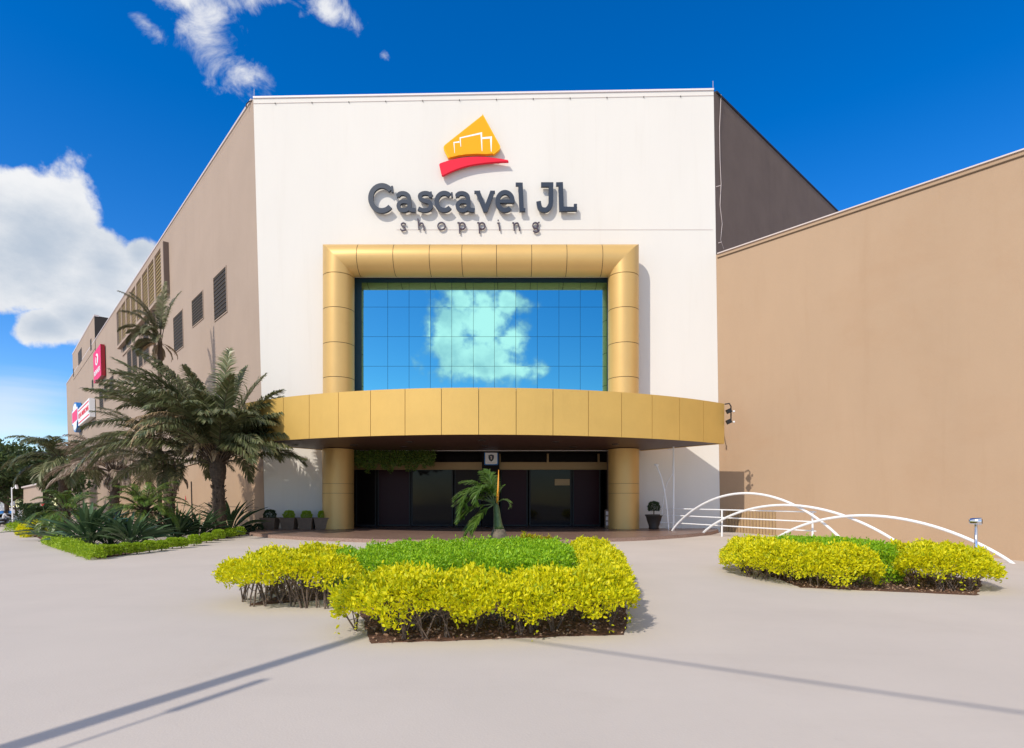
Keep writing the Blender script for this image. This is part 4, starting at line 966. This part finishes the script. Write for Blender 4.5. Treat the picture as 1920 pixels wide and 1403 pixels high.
hedge('green_hedge', [V2(6.7, 12.6), V2(7.45, 11.6), V2(7.9, 11.7), V2(8.6, 12.5), V2(8.7, 13.8), V2(8.3, 15.0), V2(7.4, 15.6), V2(6.7, 15.2)], .08, .80, 17000, .05, 'green_leaf', 'bright green hedge in the middle of the right hand flower bed', group=HG, stems=14, rag=.05, edge=.2)

# bottle palm
def frond(parts, stem_mb, o, az, el, length, droop, ll, nleaf, wind=(0, 0, 0), wid=.035, vdroop=.5, start=.22, stem_r=.018, vee=.35, sweep=.55, curlx=0):
    """one feather leaf: arching midrib with two rows of leaflets"""
    o = np.array(o, float); wind = np.array(wind, float); n = 14; pts = [o]; az_ = az
    e = el; st = length / n
    for i in range(n):
        d = np.array([math.cos(az_) * math.cos(e), math.sin(az_) * math.cos(e), math.sin(e)]) + wind * (i / n) * .6
        d /= np.linalg.norm(d); pts.append(pts[-1] + d * st); e -= droop / n * (.5 + 1.2 * i / n); az_ += curlx / n
    pts = np.array(pts); stem_mb.tube([Vector(p) for p in pts[::2]], [stem_r * (1 - .8 * k / 7) for k in range(len(pts[::2]))], 5, cap=False)
    ts = np.linspace(start, .995, nleaf); f = ts * n; i0 = np.minimum(f.astype(int), n - 1); fr_ = (f - i0)[:, None]
    P0 = pts[i0] * (1 - fr_) + pts[i0 + 1] * fr_; T_ = pts[i0 + 1] - pts[i0]; T_ /= np.linalg.norm(T_, axis=1)[:, None]
    up = np.array([0, 0, 1.0]); S = np.cross(T_, up); S /= np.linalg.norm(S, axis=1)[:, None] + 1e-6; Nn = np.cross(S, T_)
    prof = np.sin(np.clip((ts - start) / (1 - start), 0, 1) ** .75 * math.pi * .86 + .30) ** .7
    for sgn in (-1, 1):
        m = len(ts); L_ = (ll * prof * nr.uniform(.82, 1.1, m))[:, None]
        d = S * sgn * (1 - .35 * ts[:, None]) + T_ * (sweep + .6 * ts[:, None]) + Nn * vee + nr.normal(0, .10, (m, 3)) + wind; d /= np.linalg.norm(d, axis=1)[:, None]
        w = np.cross(d, Nn + nr.normal(0, .3, (m, 3))); w /= np.linalg.norm(w, axis=1)[:, None]; w *= wid * .5
        a = P0; b = P0 + d * L_ * .5; d2 = d - np.array([0, 0, vdroop]) + wind * .5; d2 /= np.linalg.norm(d2, axis=1)[:, None]; c = b + d2 * L_ * .5
        V_ = np.stack([a - w * .6, a + w * .6, b + w, b - w, c + w * .15, c - w * .15], 1).reshape(-1, 3); ii = np.arange(m)[:, None] * 6
        Q = np.concatenate([ii + np.array([[0, 1, 2, 3]]), ii + np.array([[3, 2, 4, 5]])]); parts.append((V_, Q))
bp = P(935, 1055, 15.6); bp.z = gz(bp.x, bp.y)
bo = empty('bottle_palm', bp, 'young bottle palm with a swollen grey base and wind swept green fronds', 'palm')
lean = Vector((-.16, 0, 0))
def bz(y): return EYE + (HZ - y) / F * 15.6
zz = [bp.z, bz(1015), bz(1002), bz(994), bz(990)]
mb = MB(); mb.tube([Vector((bp.x, bp.y, z)) for z in zz], [.24, .245, .225, .17, .13], 18); mb.build('swollen_base', 'bulb_grey', bo, smooth=True)
mb = MB(); mb.tube([Vector((bp.x - .02 * i, bp.y, bz(y))) for i, y in enumerate((993, 985, 970, 955, 944))], [.155, .125, .10, .085, .06], 16); mb.build('crownshaft', 'bulb_green', bo, smooth=True)
top = Vector((bp.x - .12, bp.y, bz(946))); parts = []; sm_ = MB()
for az, el, ln, dr_, ll in ((190, 50, 1.25, 1.9, .50), (215, 66, 1.5, 3.4, .42), (175, 28, 1.15, 1.2, .5), (200, 0, 1.15, 1.1, .5), (150, 80, 1.0, .5, .4), (205, 38, 1.3, 2.6, .45), (240, 76, 1.45, 3.6, .38), (178, 64, 1.15, 1.2, .5), (196, -30, 1.2, .8, .42), (120, 82, 1.05, .5, .38), (225, -20, 1.15, 1.2, .4)):
    frond(parts, sm_, top, R(az), R(el), ln, dr_, ll, 50, wind=(-.15, 0, -.15), wid=.04, stem_r=.02, vdroop=.6)
frond(parts, sm_, top, R(10), R(75), .6, .6, .25, 10, wid=.03); frond(parts, sm_, top + Vector((.05, 0, 0)), R(-20), R(50), .6, 3.0, .2, 12, wid=.03)
v, q = join(parts); npmesh('fronds', v, q, 'fresh_palm', bo); sm_.build('frond_stems', 'bulb_green', bo)
mb = MB(); mb.tube([top + Vector((.08, 0, -.05)), top + Vector((.10, 0, .3)), top + Vector((.12, 0, .95))], [.03, .03, .008], 8); mb.build('spear_leaf', 'orange_spear', bo, smooth=True)

# ------------------------------------------------------------------ left bed: palms, blade plants, clipped balls
def pgt(x, y): p_ = PG(x, y); return p_
bed_l = [pgt(40, 998), pgt(88, 1016), pgt(185, 1048), pgt(300, 1030), pgt(400, 1013), pgt(486, 998)] + [Vector((AB.x - .1, DW - .3, 0)), Vector((*(LP(20, 0, .1)[:2]), 0)), Vector((*(LP(50, 0, .1)[:2]), 0))]
print('bedl', [tuple(round(c, 2) for c in p[:2]) for p in bed_l])
bed(bed_l, h=.02); litter([bed_l[i] for i in range(len(bed_l))], 2500, size=.09)
balls = [(192.5, 1046, 12.5), (214, 1043, 12), (235, 1041, 12), (257, 1039, 12), (280, 1036, 11.5), (303, 1033, 11), (323, 1029, 10.5), (340, 1028, 11), (364, 1024, 11), (387, 1018, 10.5), (409, 1014, 11), (431, 1009, 10.5), (449, 1006, 9.5), (468, 1001, 9), (484, 999, 8.5)]
for i, (x, y, r_) in enumerate(balls):
    p_ = pgt(x, y); rr = r_ * p_.y / F * (1.12 - .1 * (i % 2))
    where = ('at the foreground corner of the left bed' if i == 0 else 'at the platform end of the row' if i == len(balls) - 1 else f'{["", "second", "third", "fourth", "fifth", "sixth", "seventh", "eighth", "ninth", "tenth", "eleventh", "twelfth", "thirteenth", "fourteenth"][i]} in the row counted from the foreground corner')
    h = empty('clipped_shrub', p_, 'round clipped green shrub ' + where, 'shrub', 'round clipped shrubs edging the left bed')
    leaf_ball('foliage', p_ + Vector((0, 0, rr * .85)), rr, 3200, .038, 'dark_leaf' if i >= 13 else 'lime_leaf', h, squash=.9, wid=.6)
    mb = MB(); mb.tube([p_, p_ + Vector((0, 0, rr))], .02, 5); mb.build('stem', 'twig', h)
e0, e1 = pgt(90, 1020), pgt(183, 1050); dd = (e1 - e0).normalized(); nn = Vector((-dd.y, dd.x, 0)); w_ = .22
hedge('low_hedge', [tuple((e0 + nn * w_)[:2]), tuple((e0 - nn * w_)[:2]), tuple((e1 - nn * w_)[:2]), tuple((e1 + nn * w_)[:2])], .02, .36, 14000, .055, 'lime_leaf', 'long low clipped green hedge along the street side of the left bed', rag=.03, edge=.12)
def clump(name, p_, h, n, label, group, m='blade_leaf', wid=.11, spread=1.0, flowers=0):
    o = empty(name, p_, label, 'plant', group); parts = []
    for i in range(n):
        az = rnd.uniform(0, 6.283); el = R(rnd.uniform(35, 88)); ln = h * rnd.uniform(.75, 1.25); k = 6; pts = [np.array(p_) + np.array([math.cos(az), math.sin(az), 0]) * rnd.uniform(0, .18) * spread]; e = el
        for j in range(k):
            pts.append(pts[-1] + np.array([math.cos(az) * math.cos(e) * spread, math.sin(az) * math.cos(e) * spread, math.sin(e)]) * ln / k); e -= rnd.uniform(.05, .26)
        pts = np.array(pts); s = np.array([-math.sin(az), math.cos(az), 0]); s = s + np.array([0, 0, rnd.uniform(-.8, .8)]); s /= np.linalg.norm(s)
        ws = wid * h * np.array([.12, .22, .45, .95, 1, .7, .05]); tw_ = rnd.uniform(-.5, .5)
        Lf, Rt = pts - s * ws[:, None] / 2 + np.array([0, 0, .02]), pts + s * ws[:, None] / 2 + np.array([0, 0, .02]); V_ = np.concatenate([Lf, pts, Rt])
        Q = np.array([[j, j + 7, j + 8, j + 1] for j in range(6)] + [[j + 7, j + 14, j + 15, j + 8] for j in range(6)]); parts.append((V_, Q))
    v, q = join(parts); npmesh('leaves', v, q, m, o)
    for i in range(flowers):
        mb = MB(); a = rnd.uniform(0, 6.28); t_ = Vector(p_) + Vector((math.cos(a) * .4, math.sin(a) * .4, h * 1.15)); mb.tube([Vector(p_), t_], .012, 5); mb.build('flower_stem', 'bulb_green', o)
        mb = MB()
        for j in range(4): mb.tube([t_, t_ + Vector((rnd.uniform(-.15, .15), rnd.uniform(-.1, .1), rnd.uniform(.05, .2)))], [.02, .003], 4)
        mb.build('flower', 'red_sign', o)
    return o
cl = [(100, 1012, 1.4, 60, 'dark blade leaved plant beside the low hedge, nearest the street'), (165, 1024, 1.75, 80, 'large dark blade leaved plant with broad leaves behind the low hedge'),
      (205, 1022, 1.5, 60, 'blade leaved plant half hidden between the two largest ones'), (243, 1024, 1.5, 80, 'spreading blade leaved plant in the middle of the left bed'), (330, 1013, 1.6, 120, 'dense arching blade leaved plant in front of the tan wall'),
      (372, 1010, 1.4, 80, 'blade leaved plant beside the trunk of the big palm'), (432, 1002, 1.9, 44, 'tall upright blade leaved plant by the mall corner')]
for i, (x, y, h, n, lab) in enumerate(cl):
    p_ = pgt(x, y); clump('bird_of_paradise_plant', p_, h, n, lab, 'blade leaved plants of the left bed', flowers=1 if i in (0, 4, 6) else 0, wid=.10 if i != 4 else .06, spread=1.15)

def palm(name, p_, trunk_h, r0, r1, spec, label, m='palm_leaf', dead=0, group='palms of the left bed', leanv=(0, 0), wid=.04, trunkm='bark', cat='palm', nleaf=76, boots=True, deadm='dry_leaf', deadspec=None):
    o = empty(name, p_, label, cat, group); tp = Vector(p_) + Vector((leanv[0], leanv[1], trunk_h))
    k = 12; pts = [Vector(p_).lerp(tp, i / k) + Vector((0, 0, -.05 if i == 0 else 0)) for i in range(k + 1)]; mb = MB()
    mb.tube(pts, [r0 + (r1 - r0) * (i / k) + (.03 if i % 2 else 0) * (r0 / .25) + (r0 * .35 if i >= k - 2 else 0) for i in range(k + 1)], 16)
    if boots:
        for i in range(90):
            t = rnd.uniform(.15, 1); a = rnd.uniform(0, 6.28); c = Vector(p_).lerp(tp, t); rr = (r0 + (r1 - r0) * t) * (1.25 if t > .85 else 1); d = Vector((math.cos(a), math.sin(a), 0))
            mb.tube([c + d * rr * .8, c + d * (rr + .06 + .08 * t) + Vector((0, 0, .14))], [.05, .015], 5)
    mb.build('trunk', trunkm, o)
    parts = []; st = MB()
    for (az, el, ln, dr_, ll, wnd) in spec: frond(parts, st, tp + Vector((math.cos(R(az)) * r1, math.sin(R(az)) * r1, rnd.uniform(-.1, .1))), R(az), R(el), ln, dr_, ll, nleaf, wind=wnd, wid=wid, stem_r=.03, vdroop=rnd.uniform(.4, 1.1), curlx=rnd.uniform(-.3, .3))
    v, q = join(parts); npmesh('fronds', v, q, m, o); st.build('frond_stems', trunkm, o)
    if dead or deadspec:
        parts = []; st = MB()
        for (az, el, ln, dr_, ll, wnd) in (deadspec or [(rnd.uniform(0, 360), rnd.uniform(-60, 10), rnd.uniform(.9, 1.6), 1.6, .35, (0, 0, -.6)) for _ in range(dead)]):
            frond(parts, st, tp + Vector((0, 0, -.15)), R(az), R(el), ln, dr_, ll, 30, wind=wnd, wid=wid, stem_r=.02, vdroop=1.0)
        v, q = join(parts); npmesh('dry_fronds', v, q, deadm, o); st.build('dry_stems', 'twig', o)
    return o
# the big palm: fronds placed as azimuth (0 = right, 90 = away), elevation, length, droop
wv = (.0, 0, -.25)
bigp = PG(412, 1005); bigp = P(412, 1005, 28.3); bigp.z = gz(bigp.x, bigp.y)
th_ = (EYE + (HZ - 868) / F * 28.3) - bigp.z
spec = [(185, 44, 6.6, 1.15, 1.2, (-.1, 0, -.2)), (178, 26, 7.0, .95, 1.2, (0, 0, -.25)), (190, 58, 6.8, 1.05, 1.1, (-.1, 0, -.1)), (172, 66, 6.6, .95, 1.1, (-.15, 0, -.1)), (200, 34, 6.4, 1.2, 1.1, wv), (172, 12, 6.4, .75, 1.1, wv),
        (176, 60, 7.3, .55, 1.15, (-.05, 0, -.03)), (182, 53, 7.2, .5, 1.15, (-.05, 0, -.05)), (170, 68, 6.6, .5, 1.15, (-.03, 0, -.03)), (15, 78, 5.0, .5, 1.1, (.0, 0, -.03)), (5, 70, 4.8, .8, 1.1, (.0, 0, -.03)), (0, 58, 4.3, .9, 1.1, (.0, 0, -.05)), (160, 74, 5.8, .6, 1.1, (-.03, 0, -.05)), (-100, 80, 5.0, .7, 1.1, wv), (-140, 74, 5.4, .8, 1.1, wv), (-50, 76, 4.8, .8, 1.1, wv), (190, 64, 6.2, .7, 1.15, (-.05, 0, -.05)), (95, 86, 6.2, .30, 1.0, (.0, 0, -.1)), (85, 80, 5.8, .45, 1.0, (.05, 0, -.1)), (60, 68, 5.2, .7, 1.0, (.12, 0, -.1)), (20, 52, 4.2, .95, 1.05, (.1, 0, -.1)), (0, 40, 4.2, .95, 1.1, (.1, 0, -.15)), (-10, 30, 4.1, .8, 1.1, (.1, 0, -.15)), (5, 18, 4.2, .5, 1.0, wv)]
for i in range(56):
    az = rnd.uniform(0, 360); lf = .5 - .5 * math.cos(R(az)); spec.append((az, rnd.uniform(28, 82), 3.8 + 2.6 * lf + rnd.uniform(-.3, .4), rnd.uniform(.9, 1.7), 1.1, (.12 - .22 * lf, 0, -.2)))
for i in range(8): spec.append((rnd.uniform(150, 235), rnd.uniform(48, 80), rnd.uniform(4.5, 6.4), rnd.uniform(.7, 1.3), 1.05, (-.1, 0, -.15)))
palm('date_palm', bigp, th_, .30, .24, spec, 'biggest palm with a stout dark trunk and wide grey green fronds by the mall corner', deadspec=[(-120, 78, 2.6, 2.6, .45, (0, 0, -.5)), (-95, 80, 2.9, 3.0, .45, (0, 0, -.5)), (-140, 75, 3.3, 2.2, .4, (0, 0, -.4)), (200, 78, 2.9, 2.2, .45, (0, 0, -.4)), (-70, 70, 2.0, 2.6, .35, (0, 0, -.5)), (-150, 82, 3.8, 1.6, .5, (0, 0, -.6)), (-110, 84, 3.7, 1.5, .5, (0, 0, -.6))], leanv=(-.1, 0), nleaf=96, wid=.062)
tpb = Vector(bigp) + Vector((-.1, 0, th_)); parts = []; st = MB()
for i in range(22):
    frond(parts, st, tpb + Vector((rnd.uniform(-.2, .2), -.2, 0)), R(rnd.uniform(-165, -115)), R(rnd.uniform(68, 84)), rnd.uniform(3.6, 5.2), rnd.uniform(1.7, 3.0), .42, 22, wind=(-.15, -.1, -.25), wid=.05, start=.62, stem_r=.02, vdroop=1.2, vee=0)
bigo = [o for o in bpy.data.objects if o.type == 'EMPTY' and o.name.startswith('date_palm')][0]
v, q = join(parts); npmesh('seed_stalks', v, q, 'dry_leaf', bigo); st.build('stalk_stems', 'dry_leaf', bigo)
# second palm, behind and left of it
p2 = P(318, 1000, 31.5); p2.z = gz(p2.x, p2.y); 
def ring(n, e0_, e1_, l0, l1, ll, d0=.9, d1=1.5, wnd=(0, 0, -.2)): return [(360 * i / n + rnd.uniform(-14, 14), rnd.uniform(e0_, e1_), rnd.uniform(l0, l1), rnd.uniform(d0, d1), ll, wnd) for i in range(n)]
palm('date_palm', p2, EYE + (HZ - 880) / F * 31.5 - p2.z, .28, .22, ring(26, 5, 75, 3.4, 4.8, .95), 'palm with hanging pale dry fronds behind the low hedge plants, left of the biggest palm', m='palm_olive', dead=16, deadm='pink_dry', wid=.045)
p3 = P(215, 1000, 36); p3.z = gz(p3.x, p3.y)
palm('date_palm', p3, EYE + (HZ - 884) / F * 36 - p3.z, .28, .22, ring(34, 5, 80, 2.8, 4.0, .9), 'palm with pinkish dried leaflets under the shop signs', m='pink_dry', dead=12, deadm='pink_dry', wid=.05)
p4 = P(118, 1000, 40); p4.z = gz(p4.x, p4.y)
palm('date_palm', p4, EYE + (HZ - 868) / F * 40 - p4.z, .28, .22, ring(34, -5, 78, 2.5, 3.6, .9, 1.2, 2.0), 'leftmost palm with drooping dark fronds against the sky', m='palm_leaf', dead=6, wid=.05)
# tall palm standing in front of the louvred bay
p5 = P(300, 1000, 38); p5.z = gz(p5.x, p5.y)
palm('tall_palm', p5, EYE + (HZ - 640) / F * 38 - p5.z, .13, .09, [(175, 48, 2.45, 1.3, .6, wv), (190, 66, 3.17, 1.1, .6, wv), (170, 25, 2.16, 1.3, .6, wv), (120, 78, 3.89, .5, .6, wv), (60, 82, 4.03, .4, .6, wv), (200, 82, 3.60, .8, .6, wv), (-90, 60, 2.16, 2.4, .6, wv), (-120, 40, 2.02, 2.4, .6, wv), (180, 0, 1.73, 1.4, .6, wv), (185, 75, 4.18, .9, .6, wv), (95, 86, 4.46, .35, .6, wv), (150, 60, 3.02, 1.3, .6, wv), (-70, 30, 1.58, 2.0, .6, wv), (210, 55, 2.74, 1.8, .6, wv), (165, 72, 3.60, 1.2, .6, wv), (195, 35, 2.30, 1.9, .6, wv)], 'slender tall palm with thin fronds in front of the louvred bay windows', m='palm_olive', dead=9, wid=.055, boots=False)
# low feather palms
for x, Y, yy, n, ln, lab in ((125, 26.5, 962, 22, 1.5, 'low feathery palm near the street end of the left bed'), (272, 24.5, 958, 26, 1.7, 'low feathery palm in the middle of the left bed')):
    q = P(x, yy, Y); b_ = Vector((q.x, q.y, gz(q.x, q.y)))
    palm('dwarf_palm', b_, q.z - b_.z, .10, .09, ring(n + 14, -5, 84, ln * .85, ln * 1.2, .42, 1.0, 1.8), lab, m='cycad_leaf', wid=.022, nleaf=44, boots=False, group='dwarf palms of the left bed')

# street end of the bed
def block_hedge(x0, x1, Y, z0, z1, dp, label, n=9000):
    a, b = fx(x0, Y), fx(x1, Y); hedge('block_hedge', [V2(a, Y), V2(b, Y), V2(b, Y + dp), V2(a, Y + dp)], z0, z1, n, .10, 'dark_leaf', label, rag=.03, edge=.18, group='dark block hedges at the street corner')
block_hedge(27, 48, 46, .05, 2.0, 3.0, 'taller dark clipped block hedge nearest the lamp post', 8000)
block_hedge(38, 68, 40, .05, 1.65, 2.6, 'wider dark clipped block hedge in front of the brown wall', 9000)
q = PG(44, 1008)
hedge('yellow_shrub', [V2(q.x - .45, q.y), V2(q.x + .45, q.y - .3), V2(q.x + .7, q.y + .9), V2(q.x - .5, q.y + 1.0)], .05, .75, 3500, .09, 'yellow_leaf', 'small bright yellow shrub at the street corner of the left bed', 'shrub', rag=.1)
q = PG(27, 996)
hedge('green_shrub', [V2(q.x - .9, q.y), V2(q.x + .9, q.y - .4), V2(q.x + 1.0, q.y + 1.6), V2(q.x - .8, q.y + 1.6)], .02, .6, 2500, .09, 'lime_leaf', 'low olive green shrub at the outermost tip of the left bed', 'shrub', rag=.08)
# low brown annex
bw = empty('brown_annex', (fx(60, 52), 52, -2), 'low brown ribbed annex building behind the street corner hedges', 'building')
xa, xb_ = fx(45, 56), fx(81, 48); zt = EYE + (HZ - 914) / F * 56
mb = MB(); pA, pB, pC, pD = Vector((fx(44, 60), 60, -3)), Vector((fx(80, 46), 46, -3)), Vector((fx(80, 46) * 1.1, 50.6, -3)), Vector((fx(44, 60) * 1.08, 64.8, -3)); mb.prism([pA, pB, pC, pD], (0, 0, 3 + zt)); mb.build('wall', 'taupe_wall', bw)
t_ = (pB - pA).normalized(); n_ = Vector((t_.y, -t_.x, 0)); n_ = n_ if n_.y < 0 else -n_; mb = MB(); ln = (pB - pA).length
for i in range(26):
    c = pA + t_ * (ln * (i + .5) / 26) + n_ * .06; c.z = (-3 + zt - 2.1) / 2; mb.box(c, (.22, .1, zt - 2.1 + 3), (t_, n_, Vector((0, 0, 1))))
mb.build('wall_ribs', 'taupe_wall', bw)
mb = MB(); c = (pA + pB) / 2 + n_ * .03; c.z = zt - 1.9; mb.box(c, (ln, .06, .06), (t_, n_, Vector((0, 0, 1)))); mb.build('wall_joint', 'dark_metal', bw)
mb = MB(); c = (pA + pB) / 2 + n_ * .03; c.z = zt + .08; mb.box(c, (ln, .3, .14), (t_, n_, Vector((0, 0, 1)))); mb.build('parapet_cap', 'cap_metal', bw)

# street pole with a lamp
q = P(24, 985, 50); q.z = gz(q.x, q.y); zt_ = EYE + (HZ - 914) / F * 50
so = empty('street_pole', q, 'slim white street pole with a small lamp at the far left corner', 'lamp post')
mb = MB(); mb.tube([q, Vector((q.x - .1, q.y, zt_))], [.055, .045], 8); mb.build('pole', 'white_metal', so)
mb = MB(); mb.tube([Vector((q.x - .1, q.y, zt_ - .2)), Vector((q.x + .25, q.y, zt_ + .15))], .03, 6); mb.build('arm', 'white_metal', so)
mb = MB(); mb.box(Vector((q.x + .32, q.y, zt_ + .05)), (.12, .2, .36), (Vector((.95, 0, .3)), Vector((0, 1, 0)), Vector((-.3, 0, .95)))); mb.build('lamp_head', 'white_metal', so)

# far trees
def tree(name, p_, h, cr, label, n=5000, size=.5, m='tree_leaf', group=None, clumps=26, seed=1, squash=.62, base=.42, trunk_r=.35):
    o = empty(name, p_, label, 'tree', group); rg = random.Random(seed); mb = MB(); p_ = Vector(p_); fork = p_ + Vector((0, 0, h * .30))
    mb.tube([p_ - Vector((0, 0, .3)), p_ + Vector((.1, 0, h * .15)), fork], [trunk_r, trunk_r * .8, trunk_r * .65], 9)
    parts = []; cc = p_ + Vector((0, 0, h * .66))
    for i in range(clumps):
        a = rg.uniform(0, 6.28); e = rg.uniform(-.5, 1.4); rr = cr * rg.uniform(.45, .95)
        c = cc + Vector((math.cos(a) * math.cos(e) * rr, math.sin(a) * math.cos(e) * rr, math.sin(e) * rr * squash)); s = cr * rg.uniform(.20, .36)
        if i < 9: mb.tube([fork, fork.lerp(c, .5) + Vector((0, 0, -.2)), c], [trunk_r * .4, trunk_r * .22, .04], 6)
        k = n // clumps; d = nr.normal(0, 1, (k, 3)); d /= np.linalg.norm(d, axis=1)[:, None]; pts = np.array(c) + d * (s * nr.uniform(.35, 1.05, k) ** .6)[:, None] * np.array([1, 1, .75])
        parts.append(leafcards(pts, d + np.array([0, 0, .2]), size, .6, jitter=.7))
    mb.build('trunk', 'bark', o); v, q = join(parts); npmesh('crown', v, q, m, o); return o
TG = 'street trees behind the corner'
for i, (x, ytop, Y, cr, lab) in enumerate(((-60, 842, 62, 6.5, 'large dark street tree cut by the left edge of the view'), (12, 852, 72, 6.5, 'dark street tree behind the motorcycle rider'), (62, 862, 85, 7.0, 'dark street tree behind the brown annex'), (110, 868, 100, 8.0, 'farthest dark street tree beside the mall end'), (30, 905, 120, 8, 'small distant tree seen under the crowns'))):
    q = P(x, 985, Y); g_ = gz(q.x, q.y); h = EYE + (HZ - ytop) / F * Y - g_; tree('street_tree', (q.x, q.y, g_), h, cr, lab, n=7000, size=.42, seed=i + 3, group=TG, clumps=34)
for i, (x, Y, h, cr, lab) in enumerate(((-58, 112, 9.5, 8, 'distant tree, first of the far row'),)):
    pass
# parked car, rider, street boards at the far left
q = P(8, 985, 66); q.z = gz(q.x, q.y)
cr_ = empty('parked_car', q, 'silver car parked at the far end of the street behind the motorcycle rider', 'car')
def car(o, c, ax, ay):
    prof = [(-2.1, .35), (-2.15, .75), (-1.9, .95), (-1.2, 1.0), (-.65, 1.42), (.7, 1.45), (1.45, 1.0), (2.0, .9), (2.15, .7), (2.1, .35)]
    mb = MB(); mb.prism([c + ax * x + Vector((0, 0, z)) - ay * .82 for x, z in prof], ay * 1.64); mb.build('body', 'car_paint', o)
    mb = MB(); mb.prism([c + ax * x + Vector((0, 0, z)) - ay * .83 for x, z in ((-1.05, 1.0), (-.6, 1.36), (.65, 1.38), (1.25, 1.0))], ay * 1.66); mb.build('side_window', 'dark_glass', o)
    for x in (-1.35, 1.35):
        for s in (-1, 1):
            mb = MB(); w = c + ax * x + ay * s * .74 + Vector((0, 0, .32)); mb.tube([w - ay * .1, w + ay * .1], .32, 16); mb.build('wheel', 'rubber', o)
            mb = MB(); mb.tube([w + ay * s * .101, w + ay * s * .115], .18, 12); mb.build('rim', 'chrome', o)
car(cr_, q, Vector((.86, .5, 0)), Vector((-.5, .86, 0)))
# motorcycle and rider
mq = P(9, 990, 60); mq.z = gz(mq.x, mq.y); mo = empty('motorcycle', mq, 'dark motorcycle ridden along the street at the far left', 'motorcycle')
ax, ay = Vector((.6, .8, 0)), Vector((-.8, .6, 0))
for s in (-.62, .62):
    mb = MB(); c = mq + ax * s + Vector((0, 0, .31)); mb.tube([c - ay * .05, c + ay * .05], .31, 18); mb.build('wheel', 'rubber', mo)
mb = MB(); mb.tube([mq + ax * -.5 + Vector((0, 0, .72)), mq + Vector((0, 0, .70)), mq + ax * .25 + Vector((0, 0, .82)), mq + ax * .42 + Vector((0, 0, .8))], [.09, .13, .14, .06], 8); mb.tube([mq + ax * -.62 + Vector((0, 0, .31)), mq + ax * .0 + Vector((0, 0, .4)), mq + ax * .35 + Vector((0, 0, .75))], [.05, .16, .05], 8); mb.build('body', 'dark_metal', mo)
mb = MB(); mb.tube([mq + ax * .62 + Vector((0, 0, .31)), mq + ax * .42 + Vector((0, 0, .98))], .035, 6); mb.tube([mq + ax * .36 + ay * .33 + Vector((0, 0, 1.02)), mq + ax * .42 + Vector((0, 0, 1.0)), mq + ax * .36 - ay * .33 + Vector((0, 0, 1.02))], .018, 6); mb.build('handlebar', 'dark_metal', mo)
def person_rider(base):
    B = lambda a, l, z: base + ax * a + ay * l + Vector((0, 0, z))
    J = [B(-.15, 0, .86), B(-.12, 0, 1.05), B(-.04, 0, 1.28), B(.0, 0, 1.38), B(.03, 0, 1.47), B(.05, 0, 1.60)]
    E = [(0, 1), (1, 2), (2, 3), (3, 4), (4, 5)]; Rr = [.155, .145, .17, .10, .06, .11]
    for s in (-1, 1):
        b = len(J); J += [B(-.02, s * .19, 1.33), B(.12, s * .27, 1.10), B(.33, s * .30, 1.05), B(.40, s * .31, 1.04), B(-.1, s * .11, .82), B(.24, s * .19, .72), B(.08, s * .18, .32), B(.2, s * .18, .26)]
        E += [(2, b), (b, b + 1), (b + 1, b + 2), (b + 2, b + 3), (0, b + 4), (b + 4, b + 5), (b + 5, b + 6), (b + 6, b + 7)]; Rr += [.075, .055, .04, .035, .105, .075, .055, .045]
    me = bpy.data.meshes.new('body'); me.from_pydata(J, E, []); o = bpy.data.objects.new('person', me); C.objects.link(o)
    o.modifiers.new('s', 'SKIN')
    for v, r_ in zip(me.skin_vertices[0].data, Rr): v.radius = (r_, r_)
    me.skin_vertices[0].data[0].use_root = True; o.modifiers.new('u', 'SUBSURF').levels = 1
    dg = bpy.context.evaluated_depsgraph_get(); m2 = bpy.data.meshes.new_from_object(o.evaluated_get(dg)); o.modifiers.clear(); o.data = m2
    m2.materials.clear(); m2.materials.append(M['grey_cloth']); m2.materials.append(M['navy_cloth']); m2.materials.append(M['skin'])
    for p in m2.polygons:
        z = p.center.z - base.z; p.material_index = 1 if z < .93 and (p.center - base).dot(ax) < .4 and z < .9 else (2 if z > 1.42 or (p.center - base).dot(ax) > .3 else 0); p.use_smooth = True
    return o
pe_ = person_rider(mq); tag(pe_, 'person in a light shirt riding a motorcycle away along the street', 'person')
mb = MB(); hc = mq + ax * .05 + Vector((0, 0, 1.60)); mb.lathe(hc, [(.02, -.14), (.12, -.12), (.15, -.02), (.14, .08), (.08, .15), (.01, .165)], 14); mb.build('helmet', 'dark_metal', pe_, smooth=True)
# street boards under the trees
for x, y, w, h, Y, m, lab in ((2, 955, 1.6, 1.3, 74, 'white_paint', 'white street board under the trees, far left'), (6, 962, 2.4, .55, 72, 'blue_sign', 'low blue street board under the trees'), (15, 944, 1.9, .6, 76, 'white_paint', 'pale hanging board higher under the trees')):
    q = P(x, y, Y); g_ = gz(q.x, q.y); o = empty('street_board', (q.x, q.y, g_), lab, 'sign', 'boards under the street trees')
    mb = MB(); mb.box(q, (w, .12, h)); mb.build('panel', m, o); mb = MB(); mb.tube([(q.x, q.y + .1, g_), (q.x, q.y + .1, q.z)], .06, 6); mb.build('post', 'cap_metal', o)
print('objects', len(bpy.data.objects))
